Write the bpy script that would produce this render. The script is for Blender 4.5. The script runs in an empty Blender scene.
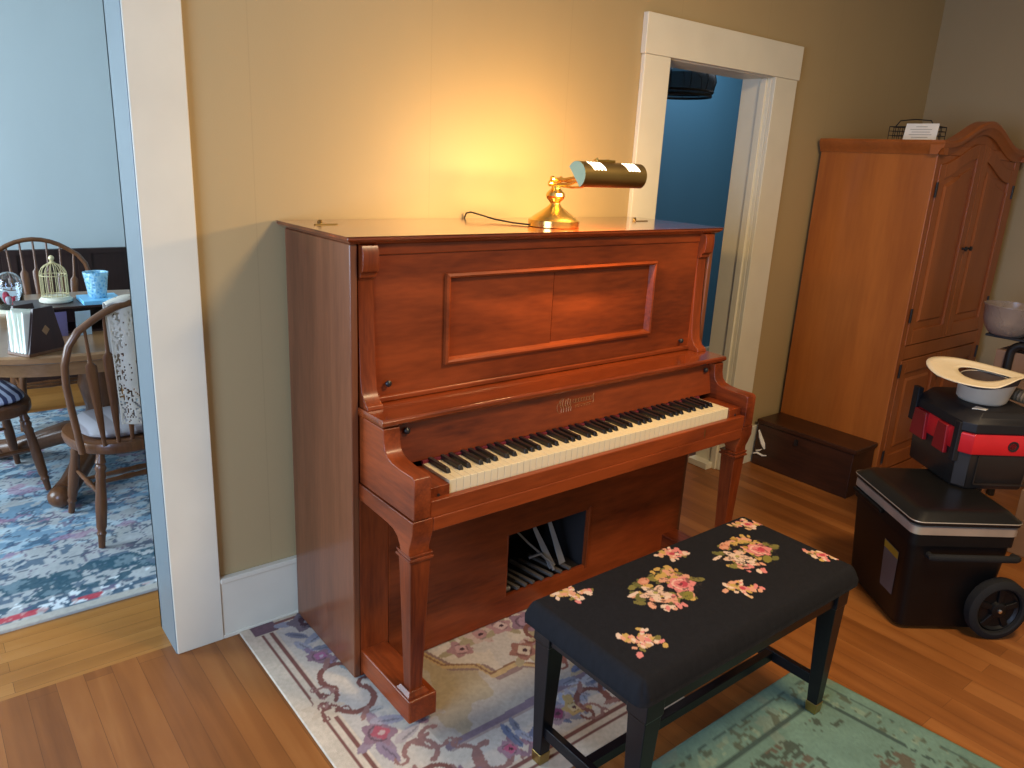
import bpy, bmesh, math, random
import numpy as np
from mathutils import Vector, Matrix
PI = math.pi
rnd = random.Random(7)
scene = bpy.context.scene
COL = scene.collection

# ---------------------------------------------------------------- materials
def new_mat(name):
    m = bpy.data.materials.new(name); m.use_nodes = True
    nt = m.node_tree
    return m, nt, nt.nodes['Principled BSDF'], nt.links

def setp(b, **kw):
    for k, v in kw.items():
        b.inputs[k.replace('_', ' ')].default_value = v

def plain(name, col, rough=.5, metal=0., coat=0., noise=.12, nscale=9., bump=0., bscale=120., **kw):
    m, nt, b, L = new_mat(name)
    tc = nt.nodes.new('ShaderNodeTexCoord')
    n = nt.nodes.new('ShaderNodeTexNoise'); n.inputs['Scale'].default_value = nscale; n.inputs['Detail'].default_value = 4
    L.new(tc.outputs['Object'], n.inputs['Vector'])
    r = nt.nodes.new('ShaderNodeValToRGB')
    c = Vector(col[:3])
    r.color_ramp.elements[0].position = .3; r.color_ramp.elements[1].position = .7
    r.color_ramp.elements[0].color = (*(c * (1 - noise)), 1); r.color_ramp.elements[1].color = (*(c * (1 + noise)), 1)
    L.new(n.outputs['Fac'], r.inputs['Fac']); L.new(r.outputs['Color'], b.inputs['Base Color'])
    setp(b, Roughness=rough, Metallic=metal, Coat_Weight=coat)
    if coat: b.inputs['Coat Roughness'].default_value = .12
    for k, v in kw.items(): b.inputs[k.replace('_', ' ')].default_value = v
    if bump:
        n2 = nt.nodes.new('ShaderNodeTexNoise'); n2.inputs['Scale'].default_value = bscale
        L.new(tc.outputs['Object'], n2.inputs['Vector'])
        bp = nt.nodes.new('ShaderNodeBump'); bp.inputs['Strength'].default_value = bump; bp.inputs['Distance'].default_value = .004
        L.new(n2.outputs['Fac'], bp.inputs['Height']); L.new(bp.outputs['Normal'], b.inputs['Normal'])
    return m

def wood(name, dark, light, axis='X', scale=7., rough=.35, coat=.3, stretch=.12, fine=.35):
    """grain runs along axis of the object"""
    m, nt, b, L = new_mat(name)
    tc = nt.nodes.new('ShaderNodeTexCoord'); mp = nt.nodes.new('ShaderNodeMapping')
    sc = [1, 1, 1]; sc['XYZ'.index(axis)] = stretch
    mp.inputs['Scale'].default_value = sc
    L.new(tc.outputs['Object'], mp.inputs['Vector'])
    n = nt.nodes.new('ShaderNodeTexNoise'); n.inputs['Scale'].default_value = scale; n.inputs['Detail'].default_value = 5
    n.inputs['Distortion'].default_value = .8
    n2 = nt.nodes.new('ShaderNodeTexNoise'); n2.inputs['Scale'].default_value = scale * 14; n2.inputs['Detail'].default_value = 3
    L.new(mp.outputs['Vector'], n.inputs['Vector']); L.new(mp.outputs['Vector'], n2.inputs['Vector'])
    mx = nt.nodes.new('ShaderNodeMath'); mx.operation = 'MULTIPLY_ADD'
    L.new(n2.outputs['Fac'], mx.inputs[0]); mx.inputs[1].default_value = fine
    mm = nt.nodes.new('ShaderNodeMath'); mm.operation = 'MULTIPLY'; mm.inputs[1].default_value = 1 - fine
    L.new(n.outputs['Fac'], mm.inputs[0]); L.new(mm.outputs[0], mx.inputs[2])
    r = nt.nodes.new('ShaderNodeValToRGB')
    r.color_ramp.elements[0].position = .33; r.color_ramp.elements[1].position = .66
    r.color_ramp.elements[0].color = (*dark, 1); r.color_ramp.elements[1].color = (*light, 1)
    L.new(mx.outputs[0], r.inputs['Fac']); L.new(r.outputs['Color'], b.inputs['Base Color'])
    setp(b, Roughness=rough, Coat_Weight=coat); b.inputs['Coat Roughness'].default_value = .15
    b.inputs['Specular IOR Level'].default_value = .32
    return m

def attr_mat(name, rough=.95, bump=.25, bscale=500., sheen=0.):
    m, nt, b, L = new_mat(name)
    a = nt.nodes.new('ShaderNodeAttribute'); a.attribute_name = 'Col'
    L.new(a.outputs['Color'], b.inputs['Base Color']); setp(b, Roughness=rough)
    b.inputs['Specular IOR Level'].default_value = .2
    tc = nt.nodes.new('ShaderNodeTexCoord'); n = nt.nodes.new('ShaderNodeTexNoise'); n.inputs['Scale'].default_value = bscale
    L.new(tc.outputs['Object'], n.inputs['Vector'])
    bp = nt.nodes.new('ShaderNodeBump'); bp.inputs['Strength'].default_value = bump; bp.inputs['Distance'].default_value = .004
    L.new(n.outputs['Fac'], bp.inputs['Height']); L.new(bp.outputs['Normal'], b.inputs['Normal'])
    return m

def emis(name, col, strength):
    m, nt, b, L = new_mat(name)
    setp(b, Base_Color=(*col, 1), Emission_Color=(*col, 1), Emission_Strength=strength)
    return m

def boards(name, cols, along='Y', width=.06, length=1.6, rough=.36, coat=.08, mort=(.07, .026, .008)):
    m, nt, b, L = new_mat(name)
    tc = nt.nodes.new('ShaderNodeTexCoord'); mp = nt.nodes.new('ShaderNodeMapping')
    if along == 'Y': mp.inputs['Rotation'].default_value = (0, 0, PI / 2)
    L.new(tc.outputs['Object'], mp.inputs['Vector'])
    br = nt.nodes.new('ShaderNodeTexBrick'); L.new(mp.outputs['Vector'], br.inputs['Vector'])
    br.offset = .37; br.inputs['Scale'].default_value = 1
    br.inputs['Brick Width'].default_value = length; br.inputs['Row Height'].default_value = width
    br.inputs['Mortar Size'].default_value = .0006; br.inputs['Mortar Smooth'].default_value = .4
    br.inputs['Color1'].default_value = (0, 0, 0, 1); br.inputs['Color2'].default_value = (1, 1, 1, 1)
    br.inputs['Mortar'].default_value = (.5, .5, .5, 1); br.inputs['Bias'].default_value = 0
    mp2 = nt.nodes.new('ShaderNodeMapping')
    mp2.inputs['Scale'].default_value = (1, .07, 1) if along == 'Y' else (.07, 1, 1)
    L.new(tc.outputs['Object'], mp2.inputs['Vector'])
    n = nt.nodes.new('ShaderNodeTexNoise'); n.inputs['Scale'].default_value = 16; n.inputs['Detail'].default_value = 6; n.inputs['Distortion'].default_value = .6
    L.new(mp2.outputs['Vector'], n.inputs['Vector'])
    n3 = nt.nodes.new('ShaderNodeTexNoise'); n3.inputs['Scale'].default_value = 2.2; n3.inputs['Detail'].default_value = 3
    L.new(tc.outputs['Object'], n3.inputs['Vector'])
    a = nt.nodes.new('ShaderNodeMath'); a.operation = 'MULTIPLY_ADD'; a.inputs[1].default_value = .20
    L.new(br.outputs['Color'], a.inputs[0])
    b1 = nt.nodes.new('ShaderNodeMath'); b1.operation = 'MULTIPLY'; b1.inputs[1].default_value = .5; L.new(n.outputs['Fac'], b1.inputs[0])
    b2 = nt.nodes.new('ShaderNodeMath'); b2.operation = 'MULTIPLY_ADD'; b2.inputs[1].default_value = .28; L.new(n3.outputs['Fac'], b2.inputs[0])
    L.new(b1.outputs[0], b2.inputs[2]); L.new(b2.outputs[0], a.inputs[2])
    r = nt.nodes.new('ShaderNodeValToRGB')
    r.color_ramp.elements[0].position = .3; r.color_ramp.elements[1].position = .75
    r.color_ramp.elements[0].color = (*cols[0], 1); r.color_ramp.elements[1].color = (*cols[2], 1)
    e = r.color_ramp.elements.new(.52); e.color = (*cols[1], 1)
    L.new(a.outputs[0], r.inputs['Fac'])
    mix = nt.nodes.new('ShaderNodeMixRGB'); L.new(br.outputs['Fac'], mix.inputs['Fac']); L.new(r.outputs['Color'], mix.inputs['Color1'])
    mix.inputs['Color2'].default_value = (*mort, 1)
    L.new(mix.outputs['Color'], b.inputs['Base Color'])
    setp(b, Roughness=rough, Coat_Weight=coat); b.inputs['Coat Roughness'].default_value = .2
    b.inputs['Specular IOR Level'].default_value = .35
    return m

def wall_mat(name, col, seams=True):
    m, nt, b, L = new_mat(name)
    tc = nt.nodes.new('ShaderNodeTexCoord')
    mp = nt.nodes.new('ShaderNodeMapping'); mp.inputs['Scale'].default_value = (1, 1, .25); L.new(tc.outputs['Object'], mp.inputs['Vector'])
    n = nt.nodes.new('ShaderNodeTexNoise'); n.inputs['Scale'].default_value = 3; n.inputs['Detail'].default_value = 5; L.new(mp.outputs['Vector'], n.inputs['Vector'])
    r = nt.nodes.new('ShaderNodeValToRGB'); c = Vector(col)
    r.color_ramp.elements[0].color = (*(c * .93), 1); r.color_ramp.elements[1].color = (*(c * 1.06), 1)
    L.new(n.outputs['Fac'], r.inputs['Fac'])
    last = r.outputs['Color']
    if seams:
        sp = nt.nodes.new('ShaderNodeSeparateXYZ'); L.new(tc.outputs['Object'], sp.inputs[0])
        ad = nt.nodes.new('ShaderNodeMath'); ad.operation = 'MULTIPLY_ADD'; ad.inputs[1].default_value = 1 / .605; ad.inputs[2].default_value = .8405 / .605 + 20
        L.new(sp.outputs['X'], ad.inputs[0])
        fr = nt.nodes.new('ShaderNodeMath'); fr.operation = 'FRACT'; L.new(ad.outputs[0], fr.inputs[0])
        lt = nt.nodes.new('ShaderNodeMath'); lt.operation = 'LESS_THAN'; lt.inputs[1].default_value = .006; L.new(fr.outputs[0], lt.inputs[0])
        mx = nt.nodes.new('ShaderNodeMixRGB'); mx.blend_type = 'MULTIPLY'; mx.inputs['Color2'].default_value = (.93, .925, .91, 1)
        L.new(lt.outputs[0], mx.inputs['Fac']); L.new(last, mx.inputs['Color1']); last = mx.outputs['Color']
    L.new(last, b.inputs['Base Color']); setp(b, Roughness=.55)
    n2 = nt.nodes.new('ShaderNodeTexNoise'); n2.inputs['Scale'].default_value = 220; L.new(tc.outputs['Object'], n2.inputs['Vector'])
    bp = nt.nodes.new('ShaderNodeBump'); bp.inputs['Strength'].default_value = .06; bp.inputs['Distance'].default_value = .003
    L.new(n2.outputs['Fac'], bp.inputs['Height']); L.new(bp.outputs['Normal'], b.inputs['Normal'])
    return m

def glass(name, col, rough=.05, alpha=None):
    m, nt, b, L = new_mat(name)
    setp(b, Base_Color=(*col, 1), Roughness=rough, IOR=1.45); b.inputs['Transmission Weight'].default_value = 1
    tc = nt.nodes.new('ShaderNodeTexCoord'); n = nt.nodes.new('ShaderNodeTexNoise'); n.inputs['Scale'].default_value = 12
    L.new(tc.outputs['Object'], n.inputs['Vector'])
    mr = nt.nodes.new('ShaderNodeMapRange'); mr.inputs['To Min'].default_value = rough * .7; mr.inputs['To Max'].default_value = rough * 1.4
    L.new(n.outputs['Fac'], mr.inputs['Value']); L.new(mr.outputs['Result'], b.inputs['Roughness'])
    return m

M = {}
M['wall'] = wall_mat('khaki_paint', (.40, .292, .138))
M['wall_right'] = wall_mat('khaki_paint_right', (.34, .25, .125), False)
M['dining_wall'] = wall_mat('grey_blue_paint', (.40, .46, .47), False)
M['hall_wall'] = wall_mat('blue_paint', (.050, .175, .30), False)
M['ceiling'] = plain('ceiling_white', (.7, .68, .62), .9)
M['jamb'] = plain('pale_blue_jamb_paint', (.165, .20, .205), .45, noise=.05, nscale=4)
M['trim'] = plain('cream_trim_paint', (.68, .635, .49), .42, noise=.04, nscale=5, bump=.04, bscale=60)
M['wainscot'] = wood('dark_wainscot', (.012, .006, .005), (.028, .012, .010), 'Z', rough=.5, coat=.05)
M['floor'] = boards('oak_floor', [(.16, .052, .012), (.27, .094, .022), (.40, .165, .045)], 'Y', .075)
M['floor_dining'] = boards('oak_floor_dining', [(.22, .085, .018), (.34, .145, .033), (.44, .21, .06)], 'X', .058)
MA_D, MA_L = (.066, .0105, .0028), (.275, .050, .0098)
M['mahog'] = wood('mahogany_x', MA_D, MA_L, 'X', 6, .34, .10, .16, .22)
M['mahogz'] = wood('mahogany_z', MA_D, MA_L, 'Z', 9, .34, .10, .10, .3)
M['mahogy'] = wood('mahogany_y', MA_D, MA_L, 'Y', 9, .34, .10, .12, .3)
M['mahog_lid'] = wood('mahogany_polished', MA_D, MA_L, 'X', 6, .16, 1., .16, .22)
M['mahog_side'] = wood('mahogany_side', (.10, .030, .011), (.20, .066, .026), 'Z', 8, .28, .35, .08, .35)
M['mahog_dark'] = wood('mahogany_dark', (.05, .010, .004), (.10, .022, .008), 'X', 8, .4, .2)
M['ivory'] = plain('ivory_keys', (.74, .63, .40), .25, coat=.3, noise=.04)
M['ebony'] = plain('ebony_keys', (.010, .009, .009), .3, coat=.2)
M['felt'] = plain('red_felt', (.16, .012, .025), .95)
M['gold'] = plain('gold_leaf', (.30, .125, .035), .5, metal=.1)
M['brass'] = plain('polished_brass', (.78, .52, .14), .22, metal=1., noise=.06)
M['brass_dull'] = plain('aged_brass', (.42, .29, .10), .36, metal=1., noise=.08)
M['capwhite'] = plain('pale_enamel', (.46, .60, .36), .5)
M['bulb'] = emis('lamp_bulb', (1., .66, .26), 8)
M['slot'] = emis('glowing_slot', (1., .90, .72), 7)  # glow stands in for bulb light leaking through the shade
M['black_metal'] = plain('black_metal', (.012, .012, .013), .4)
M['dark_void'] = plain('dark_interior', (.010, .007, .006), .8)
M['steel'] = plain('grey_steel', (.22, .21, .20), .35, metal=.7)
M['grey_wood'] = plain('grey_wood', (.09, .075, .06), .7)
M['pedal'] = plain('pale_pedal_rubber', (.22, .21, .19), .55)
M['chrome'] = plain('chrome', (.7, .78, .85), .12, metal=1.)
M['pine'] = wood('orange_pine', (.26, .070, .011), (.40, .122, .020), 'Z', 4.5, .4, .2, .10, .25)
M['pine_front'] = wood('orange_pine_front', (.21, .056, .012), (.31, .088, .020), 'Z', 5, .4, .2, .10, .25)
M['pine_x'] = wood('orange_pine_x', (.23, .062, .012), (.35, .10, .020), 'X', 5, .4, .2, .12, .25)
M['trunk'] = wood('dark_walnut', (.022, .008, .004), (.055, .018, .008), 'Y', 6, .38, .25)
M['bench_wood'] = plain('black_lacquer', (.005, .005, .006), .35, noise=.2, Specular_IOR_Level=.35)
M['cooler'] = plain('black_cooler_plastic', (.005, .0045, .0045), .42, noise=.2, Specular_IOR_Level=.25)
M['cooler_lid'] = plain('charcoal_cooler_plastic', (.007, .0065, .006), .36, noise=.2, Specular_IOR_Level=.35)
M['silver'] = plain('champagne_silver', (.52, .44, .34), .35, metal=.55)
M['rubber'] = plain('tyre_rubber', (.012, .0115, .011), .8, Specular_IOR_Level=.25)
M['sticker'] = plain('grey_sticker', (.10, .11, .13), .4)
M['yellow'] = plain('yellow_print', (.36, .25, .02), .5)
M['red_plastic'] = plain('red_plastic', (.55, .012, .016), .35)
M['darkred'] = plain('dark_red_plastic', (.23, .008, .012), .35)
M['vac_black'] = plain('vacuum_black', (.013, .012, .013), .5, Specular_IOR_Level=.3)
M['smoke'] = plain('smoked_tank', (.022, .018, .015), .35, Specular_IOR_Level=.4)
M['hat'] = plain('cream_felt', (.72, .60, .40), .9, noise=.04, bump=.1, bscale=300)
M['hat_crown'] = plain('pale_felt_crown', (.56, .47, .35), .9, noise=.08)
M['band'] = plain('dark_hat_band', (.05, .03, .025), .8)
M['hose'] = plain('tan_hose', (.16, .115, .065), .5)
M['clear'] = plain('cloudy_plastic', (.55, .46, .40), .25, Transmission_Weight=.65, noise=.05)
M['card'] = plain('white_card', (.80, .76, .66), .7, noise=.02)
M['ink'] = plain('grey_ink', (.36, .33, .28), .8)
M['cardboard'] = plain('tan_cardboard', (.26, .16, .11), .85)
M['oak'] = wood('chair_oak', (.075, .028, .011), (.15, .062, .024), 'Z', 8, .35, .3)
M['oak_table'] = wood('table_oak', (.20, .10, .042), (.31, .17, .075), 'X', 7, .28, .4)
M['lace'] = plain('cream_lace', (.56, .52, .43), .95, bump=.3, bscale=200)
M['white_paint'] = plain('aged_white_paint', (.62, .60, .47), .5)
M['wire_gold'] = plain('cream_gold_wire', (.62, .54, .30), .4, metal=.3)
M['blue_glass'] = None
M['napkin'] = plain('white_paper_napkin', (.80, .84, .74), .9)
M['dark_box'] = wood('dark_stained_box', (.022, .010, .010), (.045, .018, .016), 'Z', 8, .4, .15)
M['ivory_card'] = plain('pale_blue_card', (.42, .58, .74), .5)
M['purple_card'] = plain('violet_card', (.16, .14, .34), .5)
M['blue_book'] = plain('bright_blue_cover', (.20, .58, .90), .35)
M['glass'] = glass('clear_glass', (.93, .97, 1.), .02)
M['red_bloom'] = plain('red_petal', (.42, .02, .05), .7)
M['leaf'] = plain('white_petal', (.72, .70, .72), .7)
M['cage_black'] = plain('black_cage_metal', (.004, .004, .006), .6)
M['shade_smoke'] = plain('smoky_mesh', (.010, .014, .024), .7, Alpha=.80)

def crystal():
    m, nt, b, L = new_mat('cut_blue_crystal')
    tc = nt.nodes.new('ShaderNodeTexCoord'); v = nt.nodes.new('ShaderNodeTexVoronoi'); v.inputs['Scale'].default_value = 85
    L.new(tc.outputs['Object'], v.inputs['Vector'])
    r = nt.nodes.new('ShaderNodeValToRGB')
    r.color_ramp.elements[0].color = (.05, .40, .78, 1); r.color_ramp.elements[1].color = (.50, .86, 1, 1); r.color_ramp.elements[1].position = .6
    L.new(v.outputs['Distance'], r.inputs['Fac']); L.new(r.outputs['Color'], b.inputs['Base Color'])
    setp(b, Roughness=.12); b.inputs['Transmission Weight'].default_value = .35
    bp = nt.nodes.new('ShaderNodeBump'); bp.inputs['Strength'].default_value = .8; bp.inputs['Distance'].default_value = .004
    L.new(v.outputs['Distance'], bp.inputs['Height']); L.new(bp.outputs['Normal'], b.inputs['Normal'])
    return m
M['blue_glass'] = crystal()

def striped(name, c1, c2, freq, axis):
    m, nt, b, L = new_mat(name)
    tc = nt.nodes.new('ShaderNodeTexCoord'); w = nt.nodes.new('ShaderNodeTexWave'); w.wave_type = 'BANDS'; w.bands_direction = axis
    w.inputs['Scale'].default_value = freq; w.inputs['Distortion'].default_value = .6
    L.new(tc.outputs['Object'], w.inputs['Vector'])
    r = nt.nodes.new('ShaderNodeValToRGB'); r.color_ramp.elements[0].position = .4; r.color_ramp.elements[1].position = .6
    r.color_ramp.elements[0].color = (*c1, 1); r.color_ramp.elements[1].color = (*c2, 1)
    L.new(w.outputs['Fac'], r.inputs['Fac']); L.new(r.outputs['Color'], b.inputs['Base Color']); setp(b, Roughness=.9)
    return m
M['stripe'] = striped('blue_stripe_cloth', (.05, .06, .14), (.55, .62, .78), 9, 'Y')
M['pad'] = striped('grey_pattern_cloth', (.20, .18, .19), (.32, .31, .33), 3, 'X')

# ---------------------------------------------------------------- mesh builder
class B:
    def __init__(s): s.bm = bmesh.new()
    def face(s, pts):
        return s.bm.faces.new([s.bm.verts.new(p) for p in pts])
    def box(s, x0, x1, y0, y1, z0, z1):
        return s.hexa([(x0, y0, z0), (x1, y0, z0), (x1, y1, z0), (x0, y1, z0)], [(x0, y0, z1), (x1, y0, z1), (x1, y1, z1), (x0, y1, z1)])
    def hexa(s, bot, top):
        return s.loft([bot, top], True, True)
    def loft(s, rings, closed=True, caps=True):
        vr = [[s.bm.verts.new(p) for p in r] for r in rings]
        n = len(vr[0])
        for a, b in zip(vr, vr[1:]):
            for i in range(n if closed else n - 1):
                j = (i + 1) % n
                s.bm.faces.new((a[i], a[j], b[j], b[i]))
        if caps:
            s.bm.faces.new(list(reversed(vr[0]))); s.bm.faces.new(vr[-1])
        return s
    def prism(s, poly, axis, a, b):
        def mk(p, t):
            if axis == 'X': return (t, p[0], p[1])
            if axis == 'Y': return (p[0], t, p[1])
            return (p[0], p[1], t)
        return s.loft([[mk(p, a) for p in poly], [mk(p, b) for p in poly]])
    def frame(s, p0, p1, up=(0, 0, 1)):
        d = (Vector(p1) - Vector(p0)).normalized(); u = Vector(up)
        if abs(d.dot(u)) > .98: u = Vector((1, 0, 0))
        a = d.cross(u).normalized(); b = a.cross(d).normalized()
        return d, a, b
    def bar(s, p0, p1, w0, h0, w1=None, h1=None, up=(0, 0, 1)):
        w1 = w0 if w1 is None else w1; h1 = h0 if h1 is None else h1
        d, a, b = s.frame(p0, p1, up); P = Vector(p0); Q = Vector(p1)
        r = lambda c, w, h: [c + a * (i * w / 2) + b * (j * h / 2) for i, j in((-1, -1), (1, -1), (1, 1), (-1, 1))]
        return s.loft([r(P, w0, h0), r(Q, w1, h1)])
    def lathe(s, prof, p0=(0, 0, 0), p1=(0, 0, 1), n=24, caps=True):
        """prof = [(t along axis in metres, radius)]"""
        d, a, b = s.frame(p0, p1); P = Vector(p0)
        rings = [[P + d * t + (a * math.cos(2 * PI * k / n) + b * math.sin(2 * PI * k / n)) * max(r, 1e-5) for k in range(n)] for t, r in prof]
        return s.loft(rings, True, caps)
    def turned(s, p0, p1, prof, n=12):
        L = (Vector(p1) - Vector(p0)).length
        return s.lathe([(t * L, r) for t, r in prof], p0, p1, n)
    def tube(s, pts, r, n=8, caps=True, flat=1.):
        pts = [Vector(p) for p in pts]; rings = []
        up = Vector((0, 0, 1)); pa = None
        for i, p in enumerate(pts):
            d = (pts[min(i + 1, len(pts) - 1)] - pts[max(i - 1, 0)]).normalized()
            if pa is None:
                u = up if abs(d.dot(up)) < .95 else Vector((1, 0, 0))
                a = d.cross(u).normalized()
            else:
                a = (pa - d * pa.dot(d)).normalized()
            pa = a; b = a.cross(d)
            rr = r[i] if isinstance(r, (list, tuple)) else r
            rings.append([p + (a * math.cos(2 * PI * k / n) + b * (math.sin(2 * PI * k / n) * flat)) * rr for k in range(n)])
        return s.loft(rings, True, caps)
    def ball(s, c, r, sx=1, sy=1, sz=1, u=14, v=8):
        m = Matrix.Translation(c) @ Matrix.Diagonal((sx, sy, sz, 1))
        bmesh.ops.create_uvsphere(s.bm, u_segments=u, v_segments=v, radius=r, matrix=m); return s
    def xf(s, mat):
        bmesh.ops.transform(s.bm, matrix=mat, verts=s.bm.verts); return s

def obj(name, b, mat, parent=None, bevel=0., seg=2, smooth=False, angle=40):
    o0 = Vector((0, 0, 0))
    p = parent
    while p is not None:
        if 'worldspace' in WS.get(p.name, ''):
            o0 += Vector(p.location)
        p = p.parent
    bmesh.ops.recalc_face_normals(b.bm, faces=b.bm.faces)
    if o0.length: bmesh.ops.translate(b.bm, vec=-o0, verts=b.bm.verts)
    me = bpy.data.meshes.new(name); b.bm.to_mesh(me); b.bm.free()
    me.materials.append(mat)
    if smooth or bevel:
        me.polygons.foreach_set('use_smooth', [True] * len(me.polygons))
    o = bpy.data.objects.new(name, me); COL.objects.link(o)
    if parent is not None: o.parent = parent
    if bevel:
        md = o.modifiers.new('bevel', 'BEVEL'); md.width = bevel; md.segments = seg; md.limit_method = 'ANGLE'; md.angle_limit = math.radians(35)
        md.harden_normals = True
    elif smooth:
        bmn = bmesh.new(); bmn.from_mesh(me)
        for e in bmn.edges:
            if len(e.link_faces) == 2 and e.calc_face_angle(0) > math.radians(angle): e.smooth = False
        bmn.to_mesh(me); bmn.free()
    return o
WS = {}
def thing(name, label, cat, loc=(0, 0, 0), rz=0, group=None, world=True):
    o = bpy.data.objects.new(name, None); COL.objects.link(o); o.location = loc; o.rotation_euler = (0, 0, rz)
    o.empty_display_size = .1
    o['label'] = label; o['category'] = cat
    if group: o['group'] = group
    WS[o.name] = 'worldspace' if world else ''
    return o
def tag(o, label, cat, group=None):
    o['label'] = label; o['category'] = cat
    if group: o['group'] = group
    return o
def struct(name, b, mat, bevel=0.):
    o = obj(name, b, mat, None, bevel); o['kind'] = 'structure'; return o
def recenter(o, loc):
    """move the origin of a single-mesh thing built in world space to loc"""
    v = Vector(loc); o.data.transform(Matrix.Translation(-v)); o.location = v; return o
def copy_tree(o, parent=None):
    c = o.copy(); COL.objects.link(c); c.parent = parent
    for ch in list(o.children): copy_tree(ch, c)
    return c

# ---------------------------------------------------------------- painted grids (rugs, needlepoint)
def vnoise(x, y, seed, octaves=4):
    out = np.zeros_like(x); amp = .5; tot = 0
    for o in range(octaves):
        rs = np.random.RandomState(seed + o * 17); T = rs.rand(64, 64)
        xi = np.floor(x).astype(int); yi = np.floor(y).astype(int); fx = x - xi; fy = y - yi
        fx = fx * fx * (3 - 2 * fx); fy = fy * fy * (3 - 2 * fy)
        g = lambda i, j: T[i % 64, j % 64]
        out += amp * ((g(xi, yi) * (1 - fx) + g(xi + 1, yi) * fx) * (1 - fy) + (g(xi, yi + 1) * (1 - fx) + g(xi + 1, yi + 1) * fx) * fy)
        tot += amp; amp *= .5; x = x * 2.03 + 5.1; y = y * 2.03 + 3.7
    return out / tot

def paint(C, mask, col, a=1.):
    k = (np.asarray(mask, float) * a)[..., None]
    C[...] = C * (1 - k) + np.array(col) * k
def blob(U, V, cx, cy, rx, ry, rot=0, wob=0, n=5, ph=0):
    c, s = math.cos(rot), math.sin(rot); dx = U - cx; dy = V - cy
    p = (dx * c + dy * s) / rx; q = (-dx * s + dy * c) / ry
    d = np.sqrt(p * p + q * q)
    if wob: d = d * (1 + wob * np.cos(n * np.arctan2(q, p) + ph))
    return d < 1
def ring(U, V, cx, cy, r, w, a0=None, a1=None):
    dx = U - cx; dy = V - cy; d = np.hypot(dx, dy); m = np.abs(d - r) < w / 2
    if a0 is not None:
        a = (np.arctan2(dy, dx) - a0) % (2 * PI); m &= a < (a1 - a0)
    return m
def flower(C, U, V, cx, cy, r, outer, inner, core, rs, leaf=None):
    if leaf is not None:
        for k in range(3):
            a = rs.rand() * 6.28
            paint(C, blob(U, V, cx + math.cos(a) * r * 1.25, cy + math.sin(a) * r * 1.25, r * .75, r * .33, a), leaf)
    ph = rs.rand() * 6.28
    paint(C, blob(U, V, cx, cy, r, r, 0, .16, 5, ph), outer)
    paint(C, ring(U, V, cx, cy, r * .62, r * .14, ph, ph + 4.2), np.array(outer) * .55)
    paint(C, blob(U, V, cx + r * .1, cy, r * .55, r * .5, ph, .15, 4, ph), inner)
    paint(C, blob(U, V, cx + r * .15, cy + r * .05, r * .22, r * .2), core)

def grid_obj(name, x0, x1, y0, y1, step, colfn, zfn, mat, parent=None, thick=0., wavy=None):
    nx = max(2, int((x1 - x0) / step) + 1); ny = max(2, int((y1 - y0) / step) + 1)
    X, Y = np.meshgrid(np.linspace(x0, x1, nx), np.linspace(y0, y1, ny), indexing='ij')
    C = colfn(X, Y); Z = zfn(X, Y)
    PX, PY = (X, Y) if wavy is None else wavy(X, Y)
    co = np.stack([PX, PY, Z], -1).reshape(-1, 3)
    idx = np.arange(nx * ny).reshape(nx, ny)
    f = np.stack([idx[:-1, :-1], idx[1:, :-1], idx[1:, 1:], idx[:-1, 1:]], -1).reshape(-1, 4)
    faces = f.tolist(); cols = C.reshape(-1, 3)
    if thick:
        b = np.concatenate([idx[:, 0], idx[-1, 1:], idx[::-1, -1][1:], idx[0, ::-1][1:-1]])
        n0 = len(co); low = co[b].copy(); low[:, 2] = co[b][:, 2] - thick
        co = np.concatenate([co, low]); cols = np.concatenate([cols, cols[b] * .8]); m = len(b)
        for i in range(m):
            j = (i + 1) % m; faces.append([int(b[j]), int(b[i]), n0 + i, n0 + j])
        faces.append([n0 + i for i in range(m)])
    me = bpy.data.meshes.new(name); me.from_pydata(co.tolist(), [], faces)
    at = me.color_attributes.new('Col', 'FLOAT_COLOR', 'POINT')
    at.data.foreach_set('color', np.concatenate([cols, np.ones((len(cols), 1))], 1).astype(np.float32).ravel())
    me.materials.append(mat); me.polygons.foreach_set('use_smooth', [True] * len(me.polygons)); me.update()
    o = bpy.data.objects.new(name, me); COL.objects.link(o)
    if parent is not None: o.parent = parent
    return o
M['rug'] = attr_mat('woven_rug', .95, .35, 420)
M['needle'] = attr_mat('needlepoint', .9, .3, 600)

# ================================================================ THE ROOM
RX = 3.25          # right wall
b = B()
b.box(-1.145, .895, 0, .146, 0, 2.75); b.box(.895, 1.675, 0, .146, 2.02, 2.75); b.box(1.675, RX, 0, .146, 0, 2.75)
b.box(-3.1, -1.145, 0, .146, 2.25, 2.75); b.box(-3.4, -3.1, 0, .146, 0, 2.75)
struct('wall_back', b, M['wall'])
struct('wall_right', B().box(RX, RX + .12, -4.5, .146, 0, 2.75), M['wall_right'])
struct('floor', B().box(-3.4, RX + .12, -4.5, .04, -.05, 0), M['floor'])
struct('floor_dining', B().box(-3.4, .1, .04, 3.55, -.05, 0), M['floor_dining'])
struct('floor_hall', B().box(.1, 4.1, .04, 1.5, -.05, 0), M['floor'])
struct('ceiling', B().box(-3.52, 4.1, -4.5, 3.6, 2.75, 2.85), M['ceiling'])
# left wall of the main room with a window opening that lets the daylight in
b = B(); b.box(-3.52, -3.4, -4.5, -2.6, 0, 2.75); b.box(-3.52, -3.4, -.9, 0.146, 0, 2.75); b.box(-3.52, -3.4, -2.6, -.9, 0, .55); b.box(-3.52, -3.4, -2.6, -.9, 2.1, 2.75)
struct('wall_left', b, M['wall_right'])
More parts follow.
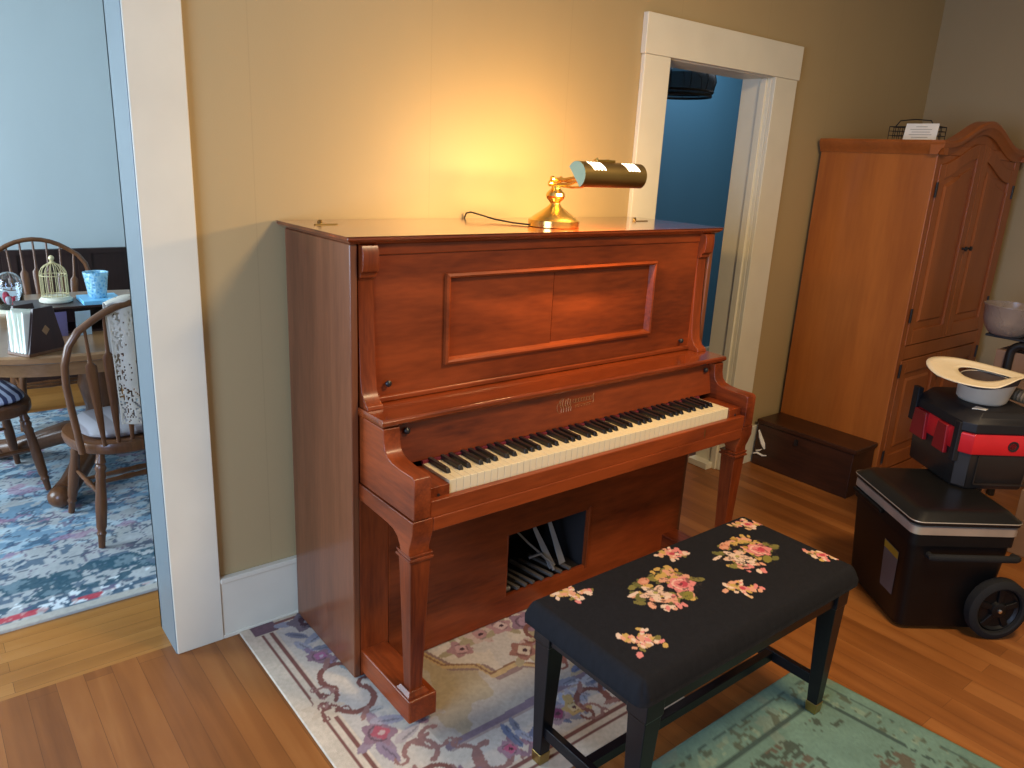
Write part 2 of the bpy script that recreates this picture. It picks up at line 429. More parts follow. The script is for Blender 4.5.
# dining room shell
struct('wall_dining_back', B().box(-3.52, .1, 3.45, 3.57, 0, 2.75), M['dining_wall'])
struct('wall_dining_right', B().box(.0, .1, .146, 3.45, 0, 2.75), M['dining_wall'])
b = B(); b.box(-3.52, -3.4, .146, .9, 0, 2.75); b.box(-3.52, -3.4, 2.7, 3.45, 0, 2.75); b.box(-3.52, -3.4, .9, 2.7, 0, .7); b.box(-3.52, -3.4, .9, 2.7, 2.2, 2.75)
struct('wall_dining_left', b, M['dining_wall'])
b = B(); b.box(-3.4, 0, 3.425, 3.45, 0, .84)
b.box(-3.4, 0, 3.41, 3.45, .84, .872)
for i in range(8): b.box(-3.3 + i * .42, -3.3 + i * .42 + .08, 3.415, 3.43, .10, .84)
b.box(-3.4, 0, 3.412, 3.43, 0, .1)
struct('trim_1', b, M['wainscot'])
# hall shell
struct('wall_hall_back', B().box(.1, 4.1, 1.4, 1.5, 0, 2.75), M['hall_wall'])
struct('wall_hall_right', B().box(4.0, 4.1, .146, 1.4, 0, 2.75), M['hall_wall'])
struct('wall_hall_left', B().box(.1, .2, .146, 1.4, 0, 2.75), M['hall_wall'])
# casings
b = B()
b.box(-1.165, -1.018, -.022, 0, 0, 2.26)
b.box(-3.1, -1.018, -.024, 0, 2.25, 2.42)
struct('trim_2', b, M['trim'], .003)
b = B(); b.box(-1.168, -1.145, -.018, .164, 0, 2.235); b.box(-1.168, -1.018, .146, .164, 0, 2.26); b.box(-3.1, -1.145, -.018, .164, 2.235, 2.25)
struct('trim_5', b, M['jamb'], .003)
b = B()
b.box(.756, .912, -.022, 0, 0, 2.008); b.box(1.662, 1.842, -.022, 0, 0, 2.008)
b.box(.748, 1.852, -.027, 0, 2.008, 2.16)
b.box(.895, .912, 0, .164, 0, 2.02); b.box(1.660, 1.680, 0, .164, 0, 2.02); b.box(.895, 1.675, 0, .164, 2.003, 2.02)
b.box(1.648, 1.665, .02, .055, 0, 2.003)
struct('trim_3', b, M['trim'], .003)
b = B(); b.box(-1.018, .756, -.018, 0, .012, .212); b.box(-1.018, .756, -.022, 0, .0, .014); b.box(-1.018, .756, -.024, 0, .205, .223)
struct('baseboard_back_left', b, M['trim'], .003)
b = B(); b.box(1.842, RX, -.018, 0, 0, .215)
struct('baseboard_back_right', b, M['trim'], .003)
struct('baseboard_right', B().box(RX - .018, RX, -4.5, -.018, 0, .215), M['trim'], .003)
struct('baseboard_hall', B().box(.2, 4.0, 1.382, 1.4, 0, .2), M['trim'], .003)
struct('trim_4', B().box(1.60, 1.665, .04, .165, 0, .035), M['trim'], .003)

# ================================================================ PIANO
P = thing('upright_player_piano', 'red-brown mahogany upright piano with ivory keyboard and open pedal hatch', 'piano', (0, -.3, 0))
for s in (-1, 1):
    xo, xi = s * .7645, s * .7425
    obj('side_panel', B().box(min(xo, xi), max(xo, xi), -.459, -.03, .012, 1.345), M['mahog_side'], P, .004)
    xa, xb = sorted((s * .742, s * .645))
    obj('front_stile', B().box(xa, xb, -.458, -.43, .012, .66), M['mahogz'], P, .002)
obj('back_panel', B().box(-.74, .74, -.06, -.03, .012, 1.345), M['mahog_dark'], P)
# lid, with moulded edge
b = B(); pr_ = [(.0, 1.3665), (.0, 1.3600), (-.006, 1.350), (-.018, 1.342)]
rings = []
for off, z in ((0.006, 1.3672), (0, 1.3640), (0, 1.3575), (-.010, 1.349), (-.022, 1.343)):
    x, yf, yb = .7857 - .006 + off, -.4857 + .006 - off, -.008
    rings.append([(-x, yf, z), (x, yf, z), (x, yb, z), (-x, yb, z)])
b.loft(list(reversed(rings)))
lid = obj('lid', b, M['mahog_lid'], P, .0015)
for x, y in ((-.695, -.17), (.625, -.20)):
    b = B(); b.box(x - .035, x + .035, y - .005, y + .005, 1.367, 1.370); b.lathe([(0, .007), (.008, .008), (.012, .004)], (x - .005, y + .03, 1.367), (x - .005, y + .03, 1.4), 10)
    obj('hinge', b, M['brass_dull'], lid)
# upper front panel with recessed double door
b = B()
b.box(-.69, -.45, -.445, -.42, .905, 1.335); b.box(.45, .69, -.445, -.42, .905, 1.335)
b.box(-.45, .45, -.445, -.42, 1.25, 1.335); b.box(-.45, .45, -.445, -.42, .905, .985)
up = obj('upper_panel', b, M['mahog'], P)
b = B()
def moulding(b, x0, x1, z0, z1, w, y0, y1):
    # picture-frame moulding: outer step, high ridge, bevel down to inside
    prof = [(0, y0), (0, y1), (w * .35, y1 - .003), (w * .6, y1), (w, y0 + .012)]
    rings = []
    for cx, cz, sx, sz in ((x0, z0, 1, 1), (x1, z0, -1, 1), (x1, z1, -1, -1), (x0, z1, 1, -1)):
        rings.append([(cx + sx * d, y, cz + sz * d) for d, y in prof])
    n = len(prof); V = [[b.bm.verts.new(p) for p in r] for r in rings]
    for i in range(4):
        a, c = V[i], V[(i + 1) % 4]
        for k in range(n - 1): b.bm.faces.new((a[k], a[k + 1], c[k + 1], c[k]))
moulding(b, -.456, .452, .980, 1.252, .021, -.445, -.458)
obj('panel_frame', b, M['mahog'], up, smooth=True, angle=25)
obj('sliding_door', B().box(-.45, -.0290, -.441, -.425, .98, 1.25), M['mahog'], up, .0015)
obj('sliding_door', B().box(-.0250, .45, -.437, -.423, .98, 1.25), M['mahog'], up, .0015)
obj('upper_rail', B().box(-.69, .69, -.450, -.43, 1.312, 1.345), M['mahog'], P, .004)
b = B(); b.box(-.69, .69, -.455, -.43, .894, .912)
obj('lower_rail', b, M['mahog'], P, .006)
for s in (-1, 1):
    xa, xb = sorted((s * .737, s * .688))
    b = B()
    b.prism([(-.42, .894), (-.503, .894), (-.500, .905), (-.482, .916), (-.466, .94), (-.460, .985), (-.452, 1.12), (-.450, 1.245), (-.452, 1.252), (-.462, 1.256), (-.464, 1.268), (-.476, 1.274), (-.480, 1.29), (-.480, 1.325), (-.472, 1.343), (-.42, 1.343)], 'X', xa, xb)
    obj('pilaster', b, M['mahogz'], P, .002)
    # near-black strip paints the shade in the gap between side and pilaster
    xa, xb = sorted((s * .7425, s * .737)); obj('recess_shade', B().box(xa, xb, -.43, -.40, .66, 1.34), M['dark_void'], P)
for x, z in ((-.647, .949), (.636, .936)):
    obj('knob', B().lathe([(0, .004), (.006, .004), (.009, .009), (.014, .0095), (.018, .006), (.019, .001)], (x, -.445, z), (x, -.6, z), 14), M['black_metal'], P, smooth=True)
# shelf above the keys
b = B(); rings = []
for off, z in ((-.018, .868), (-.008, .872), (0, .880), (0, .889), (-.005, .894)):
    rings.append([(-.7435 - off * 0 + 0, -.40, z), (-.7435 - off * .6, -.597 - off, z), (.7435 + off * .6, -.597 - off, z), (.7435, -.40, z)])
b.loft(rings)
obj('music_shelf', b, M['mahog_lid'], P, .001)
# fallboard
b = B(); b.prism([(-.560, .872), (-.586, .752), (-.570, .748), (-.545, .872)], 'X', -.686, .686)
fb = obj('fallboard', b, M['mahog'], P, .002)
for x, z in ((-.655, .845), (.655, .845)):
    obj('fallboard_knob', B().lathe([(0, .004), (.006, .004), (.008, .009), (.014, .0095), (.019, .004), (.02, .001)], (x, -.563, z), (x, -.7, z), 14), M['black_metal'], fb, smooth=True)
# gold decal: ornate faded script, not legible in the photograph
b = B()
def stroke(pts, r=.0011):
    fp = []
    for x, z in pts:
        y = -.560 - (.872 - z) * (.026 / .12) - .0006
        fp.append((x, y, z))
    b.tube(fp, r, 5, True, .5)
def arc(cx, cz, rx, rz, a0, a1, n=10):
    return [(cx + rx * math.cos(a0 + (a1 - a0) * i / n), cz + rz * math.sin(a0 + (a1 - a0) * i / n)) for i in range(n + 1)]
for i, x in enumerate((-.082, -.072, -.060, -.050, -.040)):
    stroke([(x, .800), (x + .003, .812), (x - .002, .824), (x + .004, .838 + (i % 2) * .004)], .0013)
stroke(arc(-.070, .832, .016, .012, .3, 5.2)); stroke(arc(-.048, .826, .012, .014, 2.2, 7.4)); stroke(arc(-.088, .815, .010, .016, 1, 5))
for i in range(7):
    x = -.022 + i * .0125
    stroke(arc(x, .829, .0052, .006, .2, 5.6, 8), .0010); stroke([(x + .006, .823), (x + .0065, .836)], .0010)
stroke([(.062, .812), (.066, .822), (.064, .836), (.070, .842)], .0013)
stroke([(-.02, .814), (.0, .8155), (.02, .814), (.055, .816)], .0013)
for i in range(6): stroke([(-.018 + i * .0125, .808), (-.014 + i * .0125, .8115), (-.009 + i * .0125, .808)], .0009)
obj('gold_lettering', b, M['gold'], fb)
obj('felt_strip', B().box(-.6125, .6125, -.592, -.580, .742, .7515), M['felt'], P)
# cheeks and key blocks
for s in (-1, 1):
    xa, xb = sorted((s * .7375, s * .686))
    prof = [(-.44, .868), (-.590, .868), (-.592, .832), (-.598, .810), (-.612, .796), (-.635, .789), (-.675, .7855), (-.738, .7855), (-.7475, .7815), (-.7515, .773), (-.7515, .664), (-.44, .664)]
    obj('cheek', B().prism(prof, 'X', xa, xb), M['mahogy'], P, .003)
    xa, xb = sorted((s * .742, s * .678))
    prof = [(-.44, .6625), (-.752, .6625), (-.752, .627), (-.744, .600), (-.735, .575), (-.735, .557), (-.690, .557), (-.685, .572), (-.672, .592), (-.652, .603), (-.62, .608), (-.44, .613)]
    obj('bracket', B().prism(prof, 'X', xa, xb), M['mahogy'], P, .003)
    xa, xb = sorted((s * .686, s * .6135))
    kb = obj('key_block', B().box(xa, xb, -.730, -.584, .66, .7365), M['mahogy'], P, .002)
    xm = s * .65
    obj('key_block_screw', B().lathe([(0, .0045), (.002, .0045)], (xm, -.73, .712), (xm, -.8, .712), 10), M['black_metal'], kb)
    xm = s * .7065
    # front leg
    b = B()
    sq = lambda z, h: [(xm - h, -.7065 - h, z), (xm + h, -.7065 - h, z), (xm + h, -.7065 + h, z), (xm - h, -.7065 + h, z)]
    b.loft([sq(.122, .019), sq(.50, .030), sq(.535, .0315)])
    lg = obj('leg', b, M['mahogz'], P, .002)
    b = B(); b.loft([sq(.535, .032), sq(.539, .0375), sq(.545, .0375), sq(.547, .033), sq(.550, .033), sq(.553, .036), sq(.558, .036)])
    obj('capital', b, M['mahogz'], lg, .001)
    b = B(); b.loft([sq(.104, .034), sq(.112, .034), sq(.124, .025)])
    obj('plinth', b, M['mahogz'], lg, .001)
    xa, xb = sorted((s * .742, s * .650))
    tb = obj('toe_block', B().box(xa, xb, -.748, -.455, .030, .105), M['mahogy'], P, .006, 3)
    obj('caster', B().lathe([(-.014, .018), (.014, .018)], (xm, -.70, .026), (xm + 1, -.70, .026), 14), M['black_metal'], tb, smooth=True)
    obj('caster', B().lathe([(-.012, .014), (.012, .014)], (xm, -.50, .022), (xm + 1, -.50, .022), 14), M['black_metal'], tb, smooth=True)
    if s < 0:
        obj('metal_clip', B().box(xm - .032, xm - .022, -.715, -.672, .105, .110), M['steel'], tb, .001)
obj('keybed', B().box(-.677, .677, -.738, -.43, .622, .662), M['mahog'], P)
ks = obj('key_slip', B().box(-.686, .686, -.749, -.728, .660, .708), M['mahog'], P, .003)
obj('keybed_front', B().box(-.677, .677, -.752, -.73, .622, .661), M['mahog'], P, .002)
b = B(); b.lathe([(0, .003), (.001, .003)], (.46, -.749, .69), (.46, -.8, .69), 8)
obj('key_slip_lock', B().box(.453, .457, -.7497, -.747, .668, .70), M['brass_dull'], ks)
# keys
KW = 1.225 / 52
wk = bk = None
def share(proto, parent, loc):
    c = proto.copy(); COL.objects.link(c); c.parent = parent; c.location = loc; return c
proto = None
for i in range(52):
    x = -.6125 + KW * (i + .5)
    if proto is None:
        b = B(); h = KW / 2 - .0004
        b.box(-h, h, -.725 + .3, -.585 + .3, .690, .7435); wk = obj('white_key', b, M['ivory'], None, .0012, 2); wk.parent = P; wk.location = (x, 0, 0); proto = wk
    else:
        share(wk, P, (x, 0, 0))
proto = None
pat = {0: 1, 1: 1, 3: 1, 4: 1, 5: 1}   # black key after white C D F G A
for i in range(51):
    note = (i + 5) % 7                   # first white key is A
    if note not in pat: continue
    x = -.6125 + KW * (i + 1) + {0: -.0022, 1: .0022, 3: -.003, 4: 0, 5: .003}[note]
    if proto is None:
        b = B(); b.hexa([(-.0073, -.685 + .3, .742), (.0073, -.685 + .3, .742), (.0073, -.585 + .3, .742), (-.0073, -.585 + .3, .742)], [(-.0060, -.677 + .3, .7560), (.0060, -.677 + .3, .7560), (.0060, -.585 + .3, .7570), (-.0060, -.585 + .3, .7570)])
        proto = obj('black_key', b, M['ebony'], None, .0012, 2); proto.parent = P; proto.location = (x, 0, 0)
    else: share(proto, P, (x, 0, 0))
# lower panel with the open pedal hatch
HX0, HX1, HZ0, HZ1 = -.180, .205, .098, .337
b = B()
b.box(-.645, HX0, -.462, -.445, .012, .625); b.box(HX1, .742, -.462, -.445, .012, .625)
b.box(HX0, HX1, -.462, -.445, HZ1, .625); b.box(HX0, HX1, -.462, -.445, .012, HZ0)
lp = obj('lower_panel', b, M['mahog'], P)
obj('hatch_stop', B().box(HX1 - .001, HX1 + .010, -.466, -.45, HZ0 - .01, HZ1 + .01), M['mahogz'], lp, .002)
obj('hatch_stop', B().box(HX0 - .004, HX0 + .002, -.464, -.45, HZ0, HZ1), M['mahogz'], lp, .002)
b = B()
b.box(HX0 - .02, HX0, -.445, -.12, HZ0 - .03, HZ1 + .02); b.box(HX1, HX1 + .02, -.445, -.12, HZ0 - .03, HZ1 + .02)
b.box(HX0, HX1, -.14, -.12, HZ0 - .03, HZ1 + .02); b.box(HX0, HX1, -.445, -.12, HZ1, HZ1 + .02); b.box(HX0, HX1, -.445, -.12, HZ0 - .03, HZ0 - .01)
hatch = obj('pedal_compartment', b, M['dark_void'], P)
for i, (x, dz) in enumerate(((-.150, .0), (-.115, .008), (-.08, .0), (-.035, .01), (.01, .0), (.055, .006), (.10, .0))):
    obj('rail_slat', B().bar((x, -.30, HZ0 + .012 + dz), (x + .035, -.455, HZ0 + .008), .014, .010), M['grey_wood'], hatch, .001)
for x, lean, hgt in ((.045, -.02, .17), (.095, .0, .185)):
    obj('pump_pedal', B().bar((x + .035, -.415, HZ0 + .012), (x + lean, -.36, HZ0 + hgt), .030, .006, .016, .005, (0, 1, 0)), M['pedal'], hatch, .002)
obj('lever_rod', B().tube([(-.03, -.33, .25), (.0, -.36, .21), (.035, -.40, .17), (.07, -.43, .135)], .005, 8), M['steel'], hatch, smooth=True)
obj('lever_rod', B().tube([(-.01, -.38, .16), (.03, -.40, .175), (.06, -.42, .14), (.065, -.44, .115)], .0065, 8), M['steel'], hatch, smooth=True)
obj('lever_block', B().box(-.178, -.13, -.40, -.34, .20, .232), M['grey_wood'], hatch, .004)
obj('lever_foot', B().lathe([(-.012, .009), (.012, .009)], (-.160, -.440, .112), (.2, -.440, .112), 12), M['steel'], hatch, smooth=True)

# ================================================================ LAMP
LX, LY, LZ = .048, -.335, 1.3672
Lm = thing('piano_lamp', 'brass banker lamp with long tubular shade glowing on the piano lid', 'lamp', (LX, LY, LZ))
b = B()
b.lathe([(0, .083), (.002, .086), (.022, .086), (.025, .083), (.026, .078), (.031, .074), (.041, .060), (.054, .041), (.064, .027), (.072, .019), (.078, .0165), (.083, .020), (.092, .029), (.101, .032), (.110, .030), (.118, .022), (.124, .016), (.132, .014), (.137, .010), (.141, .005), (.142, .001)], (LX, LY, LZ), (LX, LY, 2), 40)
obj('base', b, M['brass'], Lm, smooth=True, angle=28)
PZ = LZ + .140
b = B()
b.tube([(LX - .012, LY + .012, PZ), (LX, LY - .03, PZ - .001), (LX + .006, LY - .06, PZ + .002), (LX + .012, LY - .09, PZ + .014), (LX + .018, LY - .12, PZ + .034), (LX + .024, LY - .15, PZ + .058), (LX + .028, LY - .18, PZ + .076), (LX + .028, -.540, 1.543 + .043)], .0055, 10)
b.tube([(LX, LY - .005, PZ - .006), (LX + .006, LY - .07, PZ - .008), (LX + .014, LY - .11, PZ - .004), (LX + .022, LY - .15, PZ + .012)], .0035, 8)
obj('arm', b, M['brass'], Lm, smooth=True)
obj('swivel_knob', B().lathe([(-.022, .002), (-.020, .009), (-.012, .010), (-.006, .006), (.010, .006), (.014, .009), (.019, .007), (.020, .001)], (LX - .008, LY, PZ), (LX + 1, LY - .2, PZ), 16), M['brass'], Lm, smooth=True)
SX0, SX1, SY, SZ, SR = -.055, .215, -.540, 1.543, .040
b = B()
b.tube([(LX - .005, LY, 1.520), (LX, LY - .04, 1.522), (LX + .01, LY - .08, 1.530), (LX + .02, LY - .12, 1.548), (LX + .026, LY - .155, 1.570), (LX + .028, SY, SZ + SR + .004)], .0055, 10)
b.tube([(LX, LY - .005, 1.518), (LX + .004, LY - .06, 1.517), (LX + .012, LY - .10, 1.522), (LX + .02, LY - .13, 1.535)], .0035, 8)
obj('arm', b, M['brass'], Lm, smooth=True)
obj('swivel_knob', B().lathe([(-.022, .002), (-.020, .010), (-.012, .011), (-.006, .006), (.012, .006), (.016, .011), (.022, .008), (.023, .001)], (LX, LY, 1.521), (LX + 1, LY - .2, 1.521), 16), M['brass'], Lm, smooth=True)
# shade: open three-quarter tube, mouth facing down and back to the piano
A0, A1 = math.radians(-12), math.radians(238)     # angles in (-y, z) plane
b = B(); n = 26
def shp(r): return [(SY - r * math.cos(A0 + (A1 - A0) * k / n) * -1 * -1, SZ + r * math.sin(A0 + (A1 - A0) * k / n)) for k in range(n + 1)]
def shp(r):
    out = []
    for k in range(n + 1):
        a = math.radians(-62) + math.radians(208) * k / n      # 0 deg = towards the room (-y), 90 deg = up
        out.append((SY - r * math.cos(a), SZ + r * math.sin(a)))
    return out
ou, inn = shp(SR), shp(SR - .003)
sec = ou + inn[::-1]
b.prism(sec, 'X', SX0, SX1)
sh = obj('shade', b, M['brass_dull'], Lm, smooth=True, angle=50)
for x0, x1 in ((SX0, SX0 + .003), (SX1 - .003, SX1)):
    c = obj('end_cap', B().prism(shp(SR - .0005), 'X', x0 - .0008, x1 + .0008), M['capwhite'], sh)
    c['label'] = 'pale green end cap'
# glowing strips on the upper front stand in for lamp light leaking through vents
for gx in (SX0 + .055, SX0 + .205):
    for k in range(4):
        b = B(); x = gx + k * .0145 - .016
        for a in range(6):
            t0, t1 = math.radians(24 + a * 8), math.radians(24 + (a + 1) * 8); r = SR + .0006
            sk = .010
            def q(t, xx): return (xx - (t - math.radians(24)) * .016, SY - r * math.cos(t), SZ + r * math.sin(t))
            b.face([q(t0, x), q(t0, x + .0072), q(t1, x + .0072), q(t1, x)])
        obj('vent_glow_strip', b, M['slot'], sh)
b = B(); b.box(SX0 + .075, SX0 + .155, SY - .008, SY + .008, SZ + SR - .001, SZ + SR + .007)
b.lathe([(0, .004), (.012, .004)], (SX0 + .08, SY, SZ + SR), (SX0 + .08, SY, 3), 10)
obj('mount_bracket', b, M['brass'], sh, .002)
obj('bulb', B().lathe([(0, .004), (.006, .011), (.19, .011), (.197, .004)], (SX0 + .04, SY, SZ), (1, SY, SZ), 14), M['bulb'], sh, smooth=True)
obj('cord', B().tube([(LX - .076, LY + .03, 1.3715), (LX - .10, LY + .10, 1.3725), (LX - .115, LY + .18, 1.377), (LX - .125, LY + .25, 1.386), (LX - .132, LY + .295, 1.391), (LX - .135, LY + .318, 1.386), (LX - .136, LY + .330, 1.365), (LX - .136, LY + .331, 1.2), (LX - .136, LY + .331, 1.0)], .0028, 8), M['black_metal'], Lm, smooth=True)

# ================================================================ RUGS
def poly_mask(U, V, pts):
    m = np.zeros(U.shape, bool); n = len(pts)
    for i in range(n):
        (x0, y0), (x1, y1) = pts[i], pts[(i + 1) % n]
        if y0 == y1: continue
        c = ((y0 > V) != (y1 > V)) & (U < (x1 - x0) * (V - y0) / (y1 - y0) + x0); m ^= c
    return m
def near_line(U, V, pts, w):
    m = np.zeros(U.shape, bool)
    for (x0, y0), (x1, y1) in zip(pts, pts[1:]):
        L2 = (x1 - x0) ** 2 + (y1 - y0) ** 2; t = np.clip(((U - x0) * (x1 - x0) + (V - y0) * (y1 - y0)) / L2, 0, 1)
        m |= np.hypot(U - x0 - t * (x1 - x0), V - y0 - t * (y1 - y0)) < w / 2
    return m
def rug_floral(X, Y):
    # U across (0 at left), V from the wall edge towards the room
    U = X + .968; V = .015 - Y; W, H = 1.0, 1.12
    rs = np.random.RandomState(4)
    wu = U + .006 * (vnoise(X * 16, Y * 16, 77) - .5); wv = V + .006 * (vnoise(X * 16, Y * 16, 78) - .5)
    C = np.ones(X.shape + (3,)) * np.array((.58, .47, .34))
    n1 = vnoise(X * 14, Y * 14, 3); C *= (.86 + .28 * n1)[..., None]
    d = np.minimum(np.minimum(U, W - U), np.minimum(V, H - V))
    paint(C, d > .10, (.54, .46, .36))
    paint(C, (d > .10) & (vnoise(X * 7, Y * 7, 5) > .52), (.46, .41, .35), .7)
    maroon, mar2 = (.19, .078, .060), (.27, .14, .115)
    corner = (np.minimum(U, W - U) < .10) & (np.minimum(V, H - V) < .10)
    for a_, w in ((.050, .013), (.078, .013)): paint(C, (d > a_) & (d < a_ + w) & ~corner, maroon)
    for cu in (.075, W - .075):
        for cv in (.062, H - .062): paint(C, (np.abs(U - cu) < .042) & (np.abs(V - cv) < .032), (.15, .088, .098))
    mauve, blue, dk, ros, ochre = (.25, .15, .17), (.20, .20, .235), (.07, .035, .04), (.36, .17, .16), (.40, .27, .11)
    # lobed centre field with stepped outline
    fld = [(.27, .60), (.44, .50), (.471, .576), (.559, .636), (.572, .70), (.672, .696), (.728, .746), (.90, .75), (.86, .88), (.28, .88)]
    paint(C, poly_mask(wu, wv, fld), (.40, .345, .275))
    paint(C, poly_mask(wu, wv, fld) & (vnoise(X * 4, Y * 4, 8) > .47), (.36, .28, .16), .75)
    step = [(.44, .47), (.471, .576), (.559, .636), (.572, .70), (.672, .696), (.728, .746), (.92, .745)]
    paint(C, near_line(wu, wv, [(p + .012, q + .016) for p, q in step], .030), (.24, .16, .14))
    paint(C, near_line(wu, wv, step, .022), (.44, .31, .15)); paint(C, near_line(wu, wv, [(p - .004, q - .012) for p, q in step], .008), (.22, .12, .07))
    paint(C, near_line(wu, wv, [(.29, .872), (.46, .872), (.63, .860), (.86, .868)], .030), (.20, .145, .165)); paint(C, near_line(wu, wv, [(.29, .885), (.86, .882)], .010), (.34, .26, .22))
    def scroll(cu, cv, r, a, col=maroon, w=.33):
        paint(C, ring(wu, wv, cu, cv, r, r * w, a, a + 4.3), col)
        e = (cu + r * math.cos(a), cv + r * math.sin(a))
        paint(C, ring(wu, wv, e[0] + r * .30 * math.cos(a), e[1] + r * .30 * math.sin(a), r * .38, r * .20, a + 2.4, a + 7.2), col)
        paint(C, blob(wu, wv, cu + math.cos(a + 4.3) * r, cv + math.sin(a + 4.3) * r, r * .26, r * .22), col)
        paint(C, blob(wu, wv, cu + math.cos(a + 2.2) * r * 1.25, cv + math.sin(a + 2.2) * r * 1.25, r * .55, r * .17, a + 2.9), mar2)
    def leaf(cu, cv, l, a, col): 
        paint(C, blob(wu, wv, cu, cv, l, l * .36, a), col); paint(C, blob(wu, wv, cu + .1 * l, cv + .1 * l, l * .7, l * .07, a), np.array(col) * .6)
    # left border band
    for cu, cv, l, a, c in ((.15, .16, .04, .8, blue), (.20, .20, .05, -.4, (.30, .30, .33)), (.145, .23, .045, 1.2, (.33, .32, .34)), (.20, .27, .04, .3, blue), (.16, .32, .05, 1., mauve), (.19, .345, .04, -.5, mauve),
                            (.23, .42, .05, .9, (.26, .30, .29)), (.26, .48, .05, .5, (.30, .33, .32)), (.28, .56, .06, 1.1, (.28, .31, .30)), (.18, .62, .04, .2, (.38, .36, .32))): leaf(cu, cv, l, a, c)
    flower(C, wu, wv, .205, .10, .052, (.17, .13, .14), (.07, .035, .04), (.26, .22, .21), rs, (.28, .27, .30))
    flower(C, wu, wv, .165, .305, .034, mauve, (.34, .13, .22), (.42, .34, .36), rs, (.24, .18, .24))
    scroll(.175, .425, .058, 2.4); scroll(.165, .545, .060, -.6); scroll(.105, .53, .036, 1.2, maroon, .34); scroll(.10, .475, .026, 4.2, mar2, .4)
    paint(C, blob(wu, wv, .075, .53, .045, .04, 0, .3, 6, 1) & ~blob(wu, wv, .078, .53, .022, .02), (.52, .41, .29))
    scroll(.085, .56, .026, 2.5, maroon, .36)
    flower(C, wu, wv, .155, .715, .046, mauve, (.36, .09, .11), (.46, .32, .28), rs, (.28, .20, .22))
    for cu, cv, l, a, c in ((.20, .68, .05, .4, (.33, .29, .31)), (.22, .76, .05, -.3, (.40, .33, .30)), (.14, .79, .05, 1.4, (.26, .19, .23)), (.27, .72, .045, 1.0, mauve)): leaf(cu, cv, l, a, c)
    scroll(.275, .815, .040, 1.0, mar2); scroll(.215, .84, .045, 3.2, mar2); scroll(.30, .93, .046, 5.0, mar2); scroll(.37, .965, .05, .6, mar2); scroll(.20, .95, .05, 2.0, maroon); scroll(.13, .90, .04, .2, maroon)
    for cu, cv, r in ((.42, .975, .030), (.50, .985, .030), (.26, 1.0, .03)): flower(C, wu, wv, cu, cv, r, (.30, .18, .21), (.40, .10, .16), dk, rs, mauve)
    # bottom band: blue leaves, roses
    for i in range(26):
        cu = .40 + rs.rand() * .52; cv = .905 + rs.rand() * .075; leaf(cu, cv, .034, rs.rand() * 3.1, (blue, (.30, .31, .36), (.36, .33, .34), (.14, .16, .23))[i % 4])
    for i in range(16):
        cu = .74 + rs.rand() * .2; cv = .79 + rs.rand() * .12; leaf(cu, cv, .040, rs.rand() * 3.1, (blue, (.30, .31, .36), (.13, .15, .22), (.38, .37, .38))[i % 4])
    flower(C, wu, wv, .62, .945, .040, (.30, .22, .24), (.20, .05, .10), (.07, .03, .04), rs, blue); flower(C, wu, wv, .68, .955, .030, ochre, (.46, .36, .20), dk, rs, ochre)
    scroll(.755, .965, .052, 2.6); scroll(.85, .97, .05, .4); scroll(.72, 1.0, .03, 4.4, mar2)
    # roses above the stepped outline
    for i in range(22):
        cu = .52 + rs.rand() * .42; cv = .42 + rs.rand() * .24
        if cv < .45 + (cu - .50) * .75 + .05: leaf(cu, cv, .036, rs.rand() * 3.1, ((.46, .33, .28), (.34, .20, .20), (.40, .33, .20), (.30, .24, .26))[i % 4])
    for cu, cv, r, o_, i_ in ((.56, .53, .040, (.34, .19, .18), (.46, .28, .26)), (.66, .50, .044, (.48, .36, .29), (.40, .22, .20)), (.75, .50, .042, (.38, .22, .21), (.52, .38, .33)), (.84, .53, .052, (.26, .16, .20), (.34, .22, .27)), (.73, .655, .044, (.27, .13, .10), (.50, .40, .30)), (.87, .67, .042, (.12, .06, .05), (.22, .11, .09)), (.93, .60, .045, (.36, .22, .22), (.46, .34, .3))):
        flower(C, wu, wv, cu, cv, r, o_, i_, dk, rs, (.33, .27, .16))
    # right band mirrors the left
    for cv in (.2, .4, .6, .8): scroll(W - .15, cv, .05, 1 + cv * 3)
    C *= (.85 + .3 * vnoise(X * 120, Y * 120, 11, 2))[..., None]
    return np.clip(C, 0, 1)
o = grid_obj('floral_rug', -.968, .032, -1.105, .013 - .035, .0045, rug_floral, lambda X, Y: .007 + 0 * X, M['rug'], None, .0065,
             lambda X, Y: (X, Y - .02 * np.clip((-.3 - X), 0, 1) * np.clip(-Y - .4, 0, 1)))
recenter(o, (-.46, -.56, 0)); tag(o, 'cream and mauve floral rug with maroon scrolls lying under the piano', 'rug')

